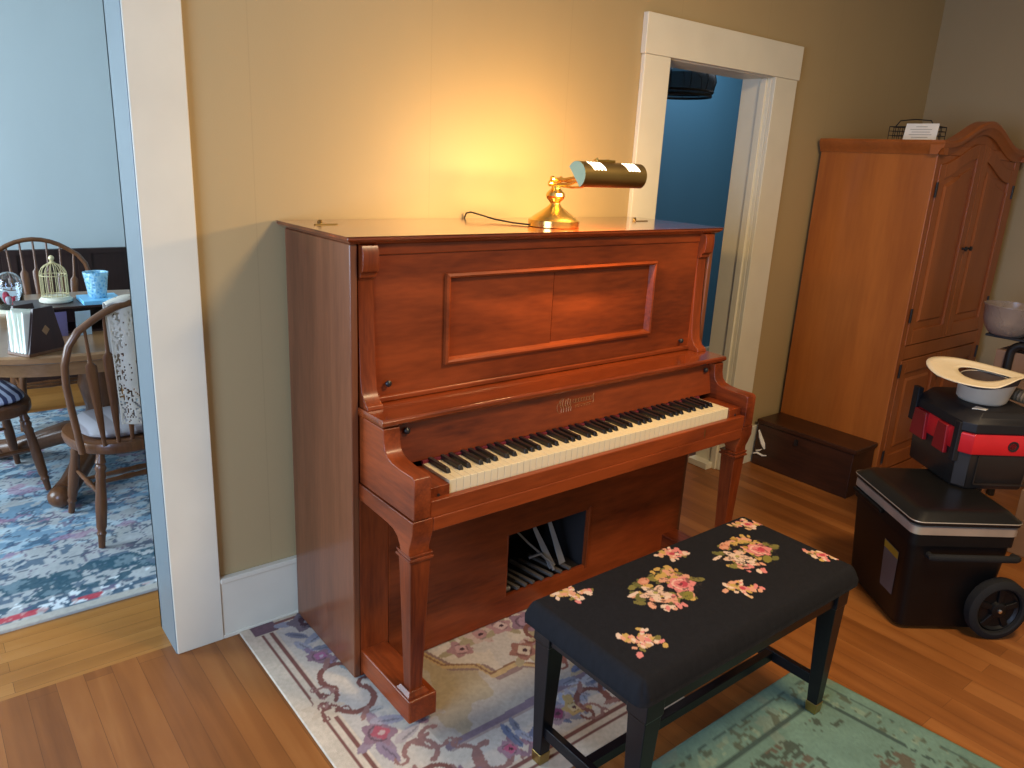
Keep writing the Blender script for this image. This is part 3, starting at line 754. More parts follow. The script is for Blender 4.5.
def rug_green(X, Y):
    d = np.minimum(.485 - X, -1.228 - Y)
    C = np.ones(X.shape + (3,)) * np.array((.130, .215, .165))
    n = vnoise(X * 9, Y * 9, 21); C *= (.72 + .56 * n)[..., None]
    paint(C, vnoise(X * 4, Y * 4, 31) > .62, (.19, .22, .16), .45)
    sp = vnoise(X * 42, Y * 42, 5, 2); reg = vnoise(X * 6, Y * 6, 15)
    paint(C, (sp > .57) & (reg > .46) & (d > .16), (.045, .050, .035), .8)
    paint(C, (sp < .37) & (reg > .50) & (d > .16), (.10, .062, .040), .8)
    paint(C, (np.abs(d - .125) < .0055) & (vnoise(X * 30, Y * 30, 6) > .36), (.035, .055, .048), .85)
    paint(C, (np.abs(d - .045) < .003) & (vnoise(X * 30, Y * 30, 7) > .42), (.05, .08, .07), .8)
    paint(C, (d > .052) & (d < .118) & (vnoise(X * 50, Y * 50, 9, 2) > .63), (.07, .075, .045), .75)
    paint(C, (d > .055) & (d < .115) & (vnoise(X * 40, Y * 40, 19, 2) < .32), (.22, .29, .20), .6)
    C *= (.84 + .32 * vnoise(X * 150, Y * 150, 13, 2))[..., None]
    return np.clip(C, 0, 1)
o = grid_obj('green_rug', -.95, .485, -3.0, -1.228, .0075, rug_green, lambda X, Y: .008 + 0 * X, M['rug'], None, .0075,
             lambda X, Y: (X + .10 * np.clip(-1.228 - Y, 0, 2) , Y))
recenter(o, (-.2, -2.1, 0)); tag(o, 'faded teal green distressed area rug lying in front of the piano bench', 'rug')

def rug_dining(X, Y):
    d = Y - .405
    C = np.ones(X.shape + (3,)) * np.array((.36, .385, .39))
    C *= (.8 + .4 * vnoise(X * 12, Y * 12, 41))[..., None]
    far = np.clip((d - .45) / .6, 0, 1)
    paint(C, (vnoise(X * 9, Y * 15, 43) > .53) & (far > .15), (.085, .22, .34), .75)
    paint(C, (vnoise(X * 12, Y * 26, 44) > .55) & (far > .1), (.40, .52, .58), .7)
    v1 = vnoise(X * 9, Y * 14, 47); paint(C, np.abs(v1 - .5) < .022, (.05, .075, .12), .85)
    v2 = vnoise(X * 12, Y * 12, 48); paint(C, (np.abs(v2 - .56) < .018) & (d > .25), (.09, .06, .13), .7)
    paint(C, (vnoise(X * 18, Y * 22, 46) > .66), (.04, .09, .15), .8)
    paint(C, (vnoise(X * 12, Y * 14, 49) > .69) & (d > .5), (.32, .17, .26), .6)
    t1 = vnoise(X * 7, Y * 15, 53); t2 = vnoise(X * 26, Y * 26, 54)
    paint(C, (d > .13) & (d < .33) & (t1 > .44) & (t2 > .36), (.026, .080, .115), .92)
    paint(C, (d > .13) & (d < .33) & (t1 > .44) & (t2 > .60), (.20, .28, .32), .6)
    paint(C, (d > .045) & (d < .13) & (vnoise(X * 24, Y * 28, 55) > .54), (.04, .09, .14), .9)
    paint(C, (d > .05) & (d < .17) & (vnoise(X * 30, Y * 30, 57) > .62), (.66, .72, .74), .9)
    paint(C, (d > .050) & (d < .085) & (vnoise(X * 9, Y * 9, 59) > .50) & (X < -1.28), (.42, .050, .070), .95)
    paint(C, (d > .050) & (d < .085) & (vnoise(X * 40, Y * 40, 60) > .60), (.50, .30, .28), .7)
    paint(C, (d > .085) & (d < .115) & (vnoise(X * 40, Y * 40, 61) > .62), (.10, .08, .16), .9)
    paint(C, d < .040, (.40, .385, .34))
    C *= (.85 + .3 * vnoise(X * 140, Y * 140, 63, 2))[..., None]
    return np.clip(C, 0, 1)
o = grid_obj('dining_rug', -3.0, -.35, .405, 2.75, .009, rug_dining, lambda X, Y: .009 + 0 * X, M['rug'], None, .0085)
recenter(o, (-1.6, 1.5, 0)); tag(o, 'distressed blue and grey rug with red flecks under the dining table', 'rug')

# ================================================================ BENCH
BN = thing('piano_bench', 'black wooden piano bench with rose needlepoint padded seat', 'bench', (-.105, -1.205, 0))
BX0, BX1, BY0, BY1 = -.568, .362, -1.418, -.998
def needle(X, Y):
    C = np.ones(X.shape + (3,)) * np.array((.0085, .0080, .0088)); C *= (.75 + .5 * vnoise(X * 160, Y * 160, 71, 2))[..., None]
    rs = np.random.RandomState(9)
    pink, red, cream, yel, gr, sal = (.62, .20, .17), (.44, .05, .07), (.66, .47, .33), (.50, .31, .08), (.17, .14, .035), (.62, .29, .17)
    def petals(cx, cy, n, spread, r, cols, ax=1, ay=1):
        for i in range(n):
            a = rs.rand() * 6.28; q = spread * math.sqrt(rs.rand()); rr = r * (.6 + .8 * rs.rand())
            paint(C, blob(X, Y, cx + math.cos(a) * q * ax, cy + math.sin(a) * q * ay, rr, rr * .6, rs.rand() * 6.28), cols[rs.randint(len(cols))])
    for cx, cy in ((-.217, -1.175), (.131, -1.178)):
        petals(cx, cy, 44, .112, .015, [gr, (.20, .17, .04), (.13, .12, .03), yel, sal], 1.05, .66)
        petals(cx + .055, cy + .040, 26, .048, .011, [yel, (.40, .22, .04), sal])
        petals(cx - .052, cy - .048, 26, .044, .0105, [pink, sal, cream])
        for k in range(5):
            a = k * 1.256 + .4
            paint(C, blob(X, Y, cx - .045 + math.cos(a) * .024, cy + math.sin(a) * .018, .024, .011, a), cream if k % 2 else (.62, .40, .27))
        paint(C, blob(X, Y, cx - .042, cy, .007, .006), (.35, .30, .08))
        paint(C, blob(X, Y, cx - .025, cy + .058, .020, .014, .3), (.56, .22, .12)); paint(C, blob(X, Y, cx - .025, cy + .055, .010, .007), sal)
        paint(C, blob(X, Y, cx + .048, cy - .012, .040, .033, .2, .12, 6, 1), pink)
        paint(C, ring(X, Y, cx + .048, cy - .012, .024, .006, .5, 4.6), (.70, .40, .30)); paint(C, ring(X, Y, cx + .052, cy - .010, .013, .006, 2.5, 6.8), red)
        paint(C, blob(X, Y, cx + .056, cy - .012, .012, .009), red)
        paint(C, blob(X, Y, cx - .098, cy + .028, .022, .006, .1), cream)
        paint(C, blob(X, Y, cx + .108, cy - .022, .018, .010, -.4), gr); paint(C, blob(X, Y, cx + .02, cy - .058, .022, .013, .5), (.20, .17, .03))
        paint(C, (blob(X, Y, cx, cy, .115, .075)) & (vnoise(X * 130, Y * 130, 73, 2) > .68), (.04, .025, .018), .7)
    def sprig(cx, cy, dr, warm):
        dx, dy = math.cos(dr), math.sin(dr)
        for t, w, n in ((-.5, .5, 10), (0, 1, 20), (.5, .45, 10)):
            for i in range(n):
                u = (t + rs.randn() * .18) * .066; v = rs.randn() * .019 * w; r = .0095 * (.7 + .6 * rs.rand())
                paint(C, blob(X, Y, cx + dx * u - dy * v, cy + dy * u + dx * v, r, r * .65, rs.rand() * 6.28), (pink, sal, cream, yel, gr, (.56, .34, .16))[rs.choice(6, p=(.26 - warm * .2, .22, .2, .12 + warm * .2, .08, .12))])
        for s_ in (-1, 1):
            for i in range(4): paint(C, blob(X, Y, cx - dy * s_ * (.012 + i * .007) + dx * i * .002, cy + dx * s_ * (.012 + i * .007), .007, .0045, dr + s_), (sal, cream, pink, cream)[i])
        paint(C, blob(X, Y, cx, cy, .009, .008), red if not warm else sal)
    for cx, cy, dr, w in ((-.441, -1.052, -.4, 1), (-.057, -1.058, -.5, 0), (.298, -1.066, -.4, 0), (.318, -1.311, -.9, 0), (-.043, -1.290, -.75, 0), (-.438, -1.290, -.8, .3)):
        sprig(cx, cy, dr, w)
    return np.clip(C * 1.0, 0, 1)
def cush_z(X, Y):
    ex = np.minimum(X - BX0, BX1 - X); ey = np.minimum(Y - BY0, BY1 - Y)
    f = lambda e: 1 - np.clip(1 - e / .032, 0, 1) ** 2.4
    return .468 + .040 * np.minimum(f(ex), 1) * f(ey) + .004 * np.clip(ex / .2, 0, 1) * np.clip(ey / .2, 0, 1)
def round_corners(X, Y, r=.028):
    mx, my = (BX0 + BX1) / 2, (BY0 + BY1) / 2; hx_, hy_ = (BX1 - BX0) / 2, (BY1 - BY0) / 2
    dx, dy = np.abs(X - mx) - (hx_ - r), np.abs(Y - my) - (hy_ - r)
    k = np.where((dx > 0) & (dy > 0), np.maximum(dx, dy) / np.maximum(np.hypot(dx, dy), 1e-9), 1.)
    nx_, ny_ = np.where((dx > 0) & (dy > 0), dx * k, dx), np.where((dx > 0) & (dy > 0), dy * k, dy)
    return mx + np.sign(X - mx) * (nx_ + hx_ - r), my + np.sign(Y - my) * (ny_ + hy_ - r)
cu = grid_obj('seat_cushion', BX0, BX1, BY0, BY1, .0030, needle, cush_z, M['needle'], None, .016, round_corners)
cu.data.transform(Matrix.Translation((.105, 1.205, 0))); cu.parent = BN
b = B(); O_ = (-.524, .327, -1.394, -1.021); I_ = (-.506, .309, -1.376, -1.039)
rc = lambda q, z: [(q[0], q[2], z), (q[1], q[2], z), (q[1], q[3], z), (q[0], q[3], z)]
b.loft([rc(O_, .454), rc(O_, .395), rc(I_, .395), rc(I_, .454)], True, False); b.face(rc(O_, .4545))
obj('apron', b, M['bench_wood'], BN)
for x in (-.500, .303):
    for y in (-1.372, -1.043):
        dx = .008 if x > 0 else -.004; dy = 0
        b = B()
        sq = lambda z, h, k: [(x + dx * k - h, y + dy * k - h, z), (x + dx * k + h, y + dy * k - h, z), (x + dx * k + h, y + dy * k + h, z), (x + dx * k - h, y + dy * k + h, z)]
        zb = .0075 if y > -1.2 and x < 0 else (.0085 if y < -1.2 else .0075)
        b.loft([sq(zb + .03, .0165, 1), sq(.384, .0275, 0), sq(.388, .0305, 0), sq(.456, .0305, 0)])
        lg = obj('leg', b, M['bench_wood'], BN, .003)
        obj('brass_foot', B().loft([sq(zb, .0165, 1), sq(zb + .035, .0185, 1)]), M['brass_dull'], lg, .002)['label'] = 'dull brass foot cap'
for x in (-.503, .309):
    obj('stretcher', B().box(x - .010, x + .010, -1.36, -1.055, .095, .130), M['bench_wood'], BN, .002)
obj('stretcher', B().box(-.495, .300, -1.222, -1.196, .098, .128), M['bench_wood'], BN, .002)

# ================================================================ ARMOIRE
AR = thing('armoire', 'tall orange pine armoire with arched cornice in the room corner', 'wardrobe', (2.65, -.3, 0))
AX0, AX1, AYF = 2.150, 3.150, -.612
obj('side_panel', B().box(AX0, AX0 + .025, AYF + .001, -.022, .0, 1.695), M['pine'], AR, .003)
obj('side_panel', B().box(AX1 - .025, AX1, AYF + .001, -.022, .0, 1.695), M['pine'], AR, .003)
obj('back_panel', B().box(AX0 + .02, AX1 - .02, -.035, -.022, .02, 1.69), M['pine'], AR)
CXm = (AX0 + AX1) / 2
def crest(x):
    t = abs(x - CXm + .03) / .43
    base = 1.705
    return base + (.112 * (.5 + .5 * math.cos(PI * min(t, 1.))) if t < 1 else 0)
xs = [AX0 + (AX1 - AX0) * i / 40 for i in range(41)]
b = B(); poly = [(AX1 - .002, 1.60), (AX0 + .002, 1.60)] + [(min(max(x, AX0 + .002), AX1 - .002), crest(x)) for x in xs]
b.prism(poly, 'Y', AYF + .005, AYF + .042)
b.box(AX0 + .0015, AX0 + .06, AYF, AYF + .022, .0, 1.700); b.box(AX1 - .06, AX1 - .0015, AYF, AYF + .022, .0, 1.700)
b.box(AX0 + .06, AX1 - .06, AYF, AYF + .022, .700, .770); b.box(AX0 + .06, AX1 - .06, AYF, AYF + .022, .0, .09)
obj('face_frame', b, M['pine_front'], AR, .002)
b = B(); b.box(AX0 + .02, AX1 - .02, -.56, -.03, .66, .68); b.box(AX0 + .02, AX1 - .02, -.56, -.03, .05, .07); b.box(AX0 + .02, AX1 - .02, -.56, -.03, 1.66, 1.69)
obj('shelf_board', b, M['pine_x'], AR)
b = B(); b.box(AX0 - .004, AX1 + .004, AYF + .0, -.020, 1.695, 1.740)
obj('top_board', b, M['pine_x'], AR, .004)
# cornice: moulded band round side and arched front
b = B(); rings = []
xs2 = [AX0 - .026 + (AX1 - AX0 + .052) * i / 48 for i in range(49)]
for x in xs2:
    z = crest(x)
    rings.append([(x, AYF + .03, z - .012), (x, AYF - .006, z - .012), (x, AYF - .016, z + .010), (x, AYF - .030, z + .022), (x, AYF - .034, z + .040), (x, AYF - .026, z + .052), (x, AYF + .03, z + .052)])
b.loft(rings)
for x, s in ((AX0, -1), (AX1, 1)):
    pts = [(0, 1.693), (s * .006, 1.693), (s * .014, 1.715), (s * .024, 1.727), (s * .028, 1.745), (s * .022, 1.757), (-s * .03, 1.757), (-s * .03, 1.693)]
    b.loft([[(x + p[0], AYF - .028, p[1]) for p in pts], [(x + p[0], -.020, p[1]) for p in pts]])
obj('cornice', b, M['pine_x'], AR, smooth=True, angle=35)
def door(x0, x1, z0, z1, arch, hinge_x):
    b = B(); y0, y1 = AYF - .004, AYF + .018; sw = .060
    ztop = (lambda x: crest(x) - .055) if arch else (lambda x: z1)
    N = 16; xs = [x0 + (x1 - x0) * i / N for i in range(N + 1)]; xi = [x0 + sw + (x1 - x0 - 2 * sw) * i / N for i in range(N + 1)]
    b.prism([(x0, z0), (x0 + sw, z0), (x0 + sw, ztop(x0 + sw) ), (x0, ztop(x0))], 'Y', y0, y1)
    b.prism([(x1 - sw, z0), (x1, z0), (x1, ztop(x1)), (x1 - sw, ztop(x1 - sw))], 'Y', y0, y1)
    b.box(x0 + sw, x1 - sw, y0, y1, z0, z0 + .075)
    b.prism([(xi[-1], ztop(xi[-1]) - .070), (xi[0], ztop(xi[0]) - .070)][::-1][::-1] + [] if False else [(x, ztop(x) - .070) for x in reversed(xi)] + [(x, ztop(x)) for x in xi], 'Y', y0, y1)
    d = obj('door', b, M['pine_front'], AR, .003)
    b = B(); mg = .0
    b.prism([(xi[0], z0 + .075), (xi[-1], z0 + .075)] + [(x, ztop(x) - .070) for x in reversed(xi)], 'Y', y0 + .012, y1)
    i0 = .035; xf = [xi[0] + i0 + (xi[-1] - xi[0] - 2 * i0) * i / N for i in range(N + 1)]
    lo = [(xf[0], z0 + .075 + i0), (xf[-1], z0 + .075 + i0)] + [(x, ztop(x) - .070 - i0) for x in reversed(xf)]
    cx = sum(p[0] for p in lo) / len(lo); cz = sum(p[1] for p in lo) / len(lo)
    hi = [(p[0] + (.012 if p[0] < cx else -.012), p[1] + (.012 if p[1] < cz else -.012)) for p in lo]
    b.loft([[(p[0], y0 + .012, p[1]) for p in lo], [(p[0], y0 + .003, p[1]) for p in hi]])
    obj('door_panel', b, M['pine_front'], d)
    for hz in ((z0 + .155, z1 - .130) if arch else (z1 - .05, z0 + .08)):
        obj('hinge', B().box(hinge_x - .008, hinge_x + .008, y0 - .006, y0 + .001, hz - .035, hz + .035), M['black_metal'], d, .002)
    kx = x1 - .028 if hinge_x < (x0 + x1) / 2 else x0 + .028
    kz = 1.247 if arch else z1 - .12
    obj('knob', B().lathe([(0, .005), (.012, .005), (.016, .012), (.024, .012), (.028, .004)], (kx, y0, kz), (kx, y0 - 1, kz), 12), M['black_metal'], d, smooth=True)
door(AX0 + .045, CXm - .002, .775, 1.665, True, AX0 + .038); door(CXm + .002, AX1 - .045, .775, 1.665, True, AX1 - .038)
door(AX0 + .045, CXm - .002, .10, .695, False, AX0 + .038); door(CXm + .002, AX1 - .045, .10, .695, False, AX1 - .038)

# trunk at the armoire's side
TR = thing('low_trunk', 'low dark walnut trunk on the floor against the armoire side', 'trunk', (2.03, -.31, 0))
obj('body', B().hexa([(1.915, -.595, 0), (2.145, -.595, 0), (2.145, -.03, 0), (1.915, -.03, 0)], [(1.930, -.590, .238), (2.145, -.590, .238), (2.145, -.03, .238), (1.930, -.03, .238)]), M['trunk'], TR, .004)
obj('lid', B().box(1.922, 2.148, -.602, -.026, .238, .262), M['trunk'], TR, .005)
obj('keyhole_plate', B().prism([(-.285, .185), (-.268, .185), (-.268, .215), (-.285, .215)], 'X', 1.916, 1.926), M['black_metal'], TR)
b = B()
b.tube([(1.925, -.045, .20), (1.922, -.062, .165), (1.919, -.085, .130), (1.917, -.100, .105)], [.004, .010, .012, .004], 6)
b.tube([(1.912, -.035, .060), (1.913, -.060, .072), (1.913, -.095, .066), (1.912, -.12, .074)], [.003, .006, .005, .003], 6)
b.tube([(1.914, -.050, .082), (1.916, -.07, .088), (1.917, -.085, .100)], [.003, .005, .002], 6)
obj('chipped_paint', b, M['card'], TR)['label'] = 'white chipped paint patch on the left end'

# card and wire basket on the armoire
WBK = thing('wire_basket', 'small dark wire basket on top of the armoire behind the white card', 'basket', (2.42, -.45, 1.741))
b = B(); bx0, bx1, by0, by1, bz0, bz1 = 2.350, 2.415, -.51, -.26, 1.7435, 1.828
for z in (bz0, bz1): b.tube([(bx0, by0, z), (bx1, by0, z), (bx1, by1, z), (bx0, by1, z), (bx0, by0, z)], .0025, 6)
for i in range(12):
    y = by0 + (by1 - by0) * i / 11; b.tube([(bx0, y, bz1), (bx0, y, bz0), (bx1, y, bz0), (bx1, y, bz1)], .0018, 5)
for i in range(1, 4):
    z = bz0 + (bz1 - bz0) * i / 4; b.tube([(bx0, by0, z), (bx1, by0, z), (bx1, by1, z), (bx0, by1, z), (bx0, by0, z)], .0015, 5)
obj('basket_body', b, M['black_metal'], WBK)
obj('handle', B().tube([(bx0, -.29, bz1), (bx0, -.31, bz1 + .028), (bx0, -.385, bz1 + .034), (bx0, -.46, bz1 + .028), (bx0, -.48, bz1)], .003, 6), M['black_metal'], WBK)
CD = thing('text_card', 'white printed card standing at the armoire top edge', 'card', (2.32, -.43, 1.741))
obj('card_sheet', B().hexa([(2.315, -.512, 1.7575), (2.3165, -.512, 1.7575), (2.3165, -.352, 1.7575), (2.315, -.352, 1.7575)], [(2.340, -.507, 1.842), (2.3415, -.507, 1.842), (2.3415, -.349, 1.842), (2.340, -.349, 1.842)]), M['card'], CD)
b = B()
for k, (ya, yb) in enumerate(((-.40, -.455), (-.375, -.48), (-.385, -.475), (-.375, -.485), (-.39, -.47))):
    z = 1.828 - k * .0125; x = 2.315 + (z - 1.7575) * .296 - .0006
    b.face([(x, ya, z), (x, yb, z), (x - .0009, yb, z - .003), (x - .0009, ya, z - .003)])
obj('text_lines', b, M['ink'], CD)
obj('card_stand', B().box(2.305, 2.345, -.50, -.36, 1.7415, 1.7580), M['card'], CD)

# ================================================================ COOLER
cu_, cv_ = Vector((.594, .805)), Vector((.808, -.589))
CO = Vector((.930, -1.312)) + cu_ * .226 + cv_ * .196
ang = math.atan2(-.589, .808)             # local x along v (right), local y along u (back)
CZ = 1.09
CL = thing('wheeled_cooler', 'large black wheeled cooler with silver rim band on the floor', 'cooler', (CO.x, CO.y, 0), ang, world=False)
hx, hy = .194, .224
def rr(x, y, z, r=.03, n=5):
    out = []
    for cx, cy, a in ((x - r, y - r, 0), (-x + r, y - r, PI / 2), (-x + r, -y + r, PI), (x - r, -y + r, 1.5 * PI)):
        for k in range(n + 1): t = a + PI / 2 * k / n; out.append((cx + r * math.cos(t), cy + r * math.sin(t), z))
    return out
obj('body', B().loft([rr(hx - .036, hy - .034, .012, .04), rr(hx - .030, hy - .028, .02, .04), rr(hx - .010, hy - .012, .325, .03), rr(hx - .004, hy - .004, .325, .03), rr(hx - .004, hy - .004, .365, .03)]), M['cooler'], CL, smooth=True)
obj('silver_band', B().loft([rr(hx - .010, hy - .010, .362, .03), rr(hx - .001, hy - .001, .365, .03), rr(hx - .001, hy - .001, .392, .03), rr(hx - .006, hy - .006, .395, .03)]), M['silver'], CL, smooth=True)['label'] = 'champagne silver band below the lid'
lidc = obj('lid', B().loft([rr(hx - .008, hy - .008, .394, .03), rr(hx + .004, hy + .004, .399, .035), rr(hx + .005, hy + .005, .411, .035), rr(hx - .002, hy - .002, .416, .035), rr(hx - .022, hy - .022, .4335, .035), rr(hx - .032, hy - .032, .4385, .035), rr(hx - .048, hy - .048, .4396, .03)]), M['cooler_lid'], CL, smooth=True, angle=30)
obj('rim_line', B().loft([rr(hx + .0055, hy + .0055, .409, .035), rr(hx + .0065, hy + .0065, .4105, .035), rr(hx + .0055, hy + .0055, .413, .035)], True, False), M['silver'], lidc, smooth=True)
b = B(); b.tube([(-.115, -hy + .012, .290), (-.12, -hy - .014, .294), (-.105, -hy - .020, .296), (.180, -hy - .020, .296), (.192, -hy - .014, .294), (.190, -hy + .012, .290)], .012, 10)
obj('front_handle', b, M['rubber'], CL, smooth=True)
obj('side_grip', B().box(-hx - .012, -hx + .02, -.02, .195, .348, .362), M['cooler'], CL, .004)
f = lambda y, z: (-hx + .0095 + (.325 - z) * .0655 - .0015, y, z)
b = B(); b.face([f(-.150, .265), f(-.050, .270), f(-.055, .100), f(-.140, .100)])
stk = obj('label_sticker', b, M['sticker'], CL)
b = B(); g = lambda y, z: (f(y, z)[0] - .0008, y, z)
b.face([g(-.148, .263), g(-.052, .268), g(-.052, .242), g(-.148, .237)])
obj('sticker_stripe', b, M['yellow'], stk)
WXc, WR = .168, .108
b = B(); b.lathe([(-.024, .080), (-.024, WR - .010), (-.016, WR), (.016, WR), (.024, WR - .010), (.026, .086), (.022, .080), (-.024, .080)], (WXc, -hy - .004, WR), (WXc, -hy - 1, WR), 36, False)
wh = obj('wheel', b, M['rubber'], CL, smooth=True, angle=35)
b = B(); b.lathe([(-.020, .0805), (.008, .0805), (.012, .074), (.004, .066), (.004, .030), (.016, .026), (.020, .018), (.020, .001)], (WXc, -hy - .004, WR), (WXc, -hy - 1, WR), 30)
obj('wheel_hub', b, M['cooler'], wh, smooth=True, angle=35)
for k in range(5):
    a = 2 * PI * k / 5 + .3
    obj('hub_spoke', B().bar((WXc + .024 * math.cos(a), -hy - .012, WR + .024 * math.sin(a)), (WXc + .076 * math.cos(a), -hy - .010, WR + .076 * math.sin(a)), .016, .010, .022, .010, (0, 1, 0)), M['cooler'], wh, .002)
obj('axle_cap', B().lathe([(0, .008), (.004, .007), (.006, .001)], (WXc, -hy - .024, WR), (WXc, -hy - 1, WR), 10), M['chrome'], wh, smooth=True)

CL.scale = (1, 1, CZ)
# ================================================================ WET/DRY VACUUM on the cooler
VX = Vector((1.268, -1.291)) + cu_ * .185 + cv_ * .150
VC = thing('tool_box_vacuum', 'red and black boxy workshop vacuum standing on the cooler lid', 'vacuum', (VX.x, VX.y, .4792), ang, world=False)
vx, vy = .150, .185
ch = .035
def oc(x, y, z, c=ch): return [(x - c, y, z), (-x + c, y, z), (-x, y - c, z), (-x, -y + c, z), (-x + c, -y, z), (x - c, -y, z), (x, -y + c, z), (x, y - c, z)]
obj('tank', B().loft([oc(vx - .014, vy - .014, 0), oc(vx - .008, vy - .008, .008), oc(vx - .004, vy - .004, .13), oc(vx - .004, vy - .004, .150)]), M['smoke'], VC, .003)
b = B(); b.box(-.085, .125, -vy - .002, -vy + .006, .022, .026); b.box(-.085, -.081, -vy - .002, -vy + .006, .022, .138); b.box(.118, .122, -vy - .002, -vy + .006, .022, .138)
obj('tank_ridge', b, M['smoke'], VC)
band = obj('front_band', B().loft([oc(vx, vy, .140), oc(vx + .002, vy + .002, .145), oc(vx + .002, vy + .002, .214), oc(vx - .002, vy - .002, .221)]), M['red_plastic'], VC, .002)
band['label'] = 'bright red plastic band'
obj('port', B().lathe([(0, .020), (.003, .020), (.003, .015), (-.006, .012)], (.035, -vy - .002, .178), (.035, -vy - 1, .178), 18), M['dark_void'], band, smooth=True)
for y0, y1 in ((-vy + .10, -vy + .16), (vy - .13, vy - .05)):
    b = B(); b.prism([(y0 - .01, .11), (y1 + .01, .11), (y1, .220), (y0, .220)], 'X', -vx - .014, -vx + .004)
    obj('latch', b, M['darkred'], VC, .004)
obj('corner_post', B().box(-vx - .012, -vx + .01, -vy + .03, -vy + .06, .10, .255), M['vac_black'], VC, .004)
obj('corner_post', B().box(-vx - .012, -vx + .01, vy - .050, vy - .01, .16, .300), M['vac_black'], VC, .004)
obj('top_housing', B().loft([oc(vx - .002, vy - .002, .220), oc(vx + .004, vy + .004, .225), oc(vx + .004, vy + .004, .258), oc(vx - .012, vy - .012, .280), oc(vx - .025, vy - .022, .296), oc(vx - .035, vy - .032, .3015)]), M['vac_black'], VC, .003)
b = B(); b.prism([(-.112, -.128), (-.078, -.100), (-.056, -.136), (-.074, -.150)], 'Z', .2945, .3030)
obj('top_badge', b, M['card'], VC)['label'] = 'pale grey arrow-shaped badge'
b = B()
pts = []; rad = []
for i in range(60):
    t = i / 59; pts.append((.150 - .045 * math.sin(t * 2.6), -.10 + .23 * t, .3285 + .006 * math.sin(t * 3))); rad.append(.026 if i % 3 else .020)
b.tube(pts, rad, 12); obj('ribbed_hose', b, M['hose'], VC, smooth=True, angle=80)['label'] = 'tan ribbed hose lying on top'

# ================================================================ HAT upside down on the vacuum
HC = Vector((VX.x - cv_.x * .010 - cu_.x * .02, VX.y - cv_.y * .010 - cu_.y * .02))
HT = thing('western_hat', 'cream hat lying upside down with curled brim on the red vacuum', 'hat', (HC.x, HC.y, .7810), ang, world=False)
b = B(); n = 36
def hz(x, y): return .10 * max(y, 0) - .05 * max(x, 0) + max(-y, 0) * .42 * min(1, max(0, .45 + .55 * x / .10))
def hring(z, rx, ry, dx=0): return [(dx + rx * math.cos(2 * PI * k / n), ry * math.sin(2 * PI * k / n), z + hz(rx * math.cos(2 * PI * k / n), ry * math.sin(2 * PI * k / n)) * (z > .05)) for k in range(n)]
b.loft([hring(.0, .062, .066), hring(.002, .076, .080), hring(.012, .084, .088), hring(.085, .100, .098, .015)], True, False)
b.bm.faces.new([b.bm.verts.new(p) for p in hring(.002, .066, .070)])
obj('crown', b, M['hat_crown'], HT, smooth=True, angle=60)
obj('hat_band', B().loft([hring(.060, .0975, .097, .011), hring(.084, .1015, .0995, .015)], True, False), M['band'], HT, smooth=True)
b = B(); b.loft([hring(.010, .060, .064), hring(.030, .080, .082), hring(.083, .097, .095, .015)], True, False); b.bm.faces.new([b.bm.verts.new(p) for p in hring(.010, .060, .064)])
obj('lining', b, M['band'], HT, smooth=True)['label'] = 'dark lining inside the crown'
b = B(); NB = 72
def brim(t, k):
    a = 2 * PI * k / NB; ca, sa = math.cos(a), math.sin(a)
    xi, yi = .020 + .104 * ca, .094 * sa * (1 - .45 * ca)
    xo, yo = .010 + (.245 if ca > 0 else .200) * ca, .158 * sa * (1 - .72 * ca)
    x, y = xi + (xo - xi) * t, yi + (yo - yi) * t
    z = .094 + hz(x, y) * (1 if y > 0 else 1 - .25 * t) + .012 * t * t * abs(sa) ** 2 + .0 * t * max(ca, 0)
    return (x, y, z)
b.loft([[brim(i / 5, k) for k in range(NB)] for i in range(6)], True, False)
bo = obj('brim', b, M['hat'], HT, smooth=True, angle=80)
md = bo.modifiers.new('thick', 'SOLIDIFY'); md.thickness = .003

# ================================================================ STAND, TUB AND BOX in the right corner
ST = thing('tube_stand', 'black bent-tube stand behind the cooler at the right', 'stand', (2.56, -1.11, 0))
sx, sy = 2.56, -1.11
for dx in (-.10, .10):
    b = B(); pts = []
    pts.append((sx + dx, sy + .115, 0)); pts.append((sx + dx, sy + .115, .74))
    for k in range(7):
        t = PI / 2 * k / 6; pts.append((sx + dx, sy + .115 - .05 * (1 - math.cos(t)), .79 + .05 * math.sin(t)))
    for k in range(7):
        t = PI / 2 * k / 6; pts.append((sx + dx, sy - .215 - .05 * math.sin(t), .79 + .05 * math.cos(t)))
    pts.append((sx + dx, sy - .265, 0))
    b.tube(pts, .020, 10); obj('tube_frame', b, M['black_metal'], ST, smooth=True)
obj('tray', B().box(sx - .12, sx + .12, sy - .24, sy + .235, .860, .872), M['black_metal'], ST, .003)
obj('shelf', B().box(sx - .10, sx + .10, sy - .26, sy + .11, .50, .512), M['black_metal'], ST, .002)
TB = thing('clear_tub', 'cloudy clear plastic tub on the black stand beside the armoire', 'tub', (2.50, -.945, .8725))
b = B(); b.lathe([(0, .070), (.004, .078), (.03, .098), (.07, .112), (.136, .118), (.142, .124), (.146, .124), (.146, .117), (.07, .106), (.03, .092), (.008, .075), (.007, .001)], (2.50, -.945, .8725), (2.50, -.965, 2), 32, False)
obj('tub_body', b, M['clear'], TB, smooth=True)
obj('dark_lump', B().ball((2.53, -1.01, .925), .055, 1, 1.1, .8), M['vac_black'], TB, smooth=True)  # near-black rounded lump low inside the tub
o = obj('storage_carton', B().box(2.47, 2.65, -1.26, -.93, .5125, .80), M['cardboard'], None, .003); recenter(o, (2.56, -1.1, .5125)); tag(o, 'brown cardboard carton on the lower shelf of the black stand', 'box')
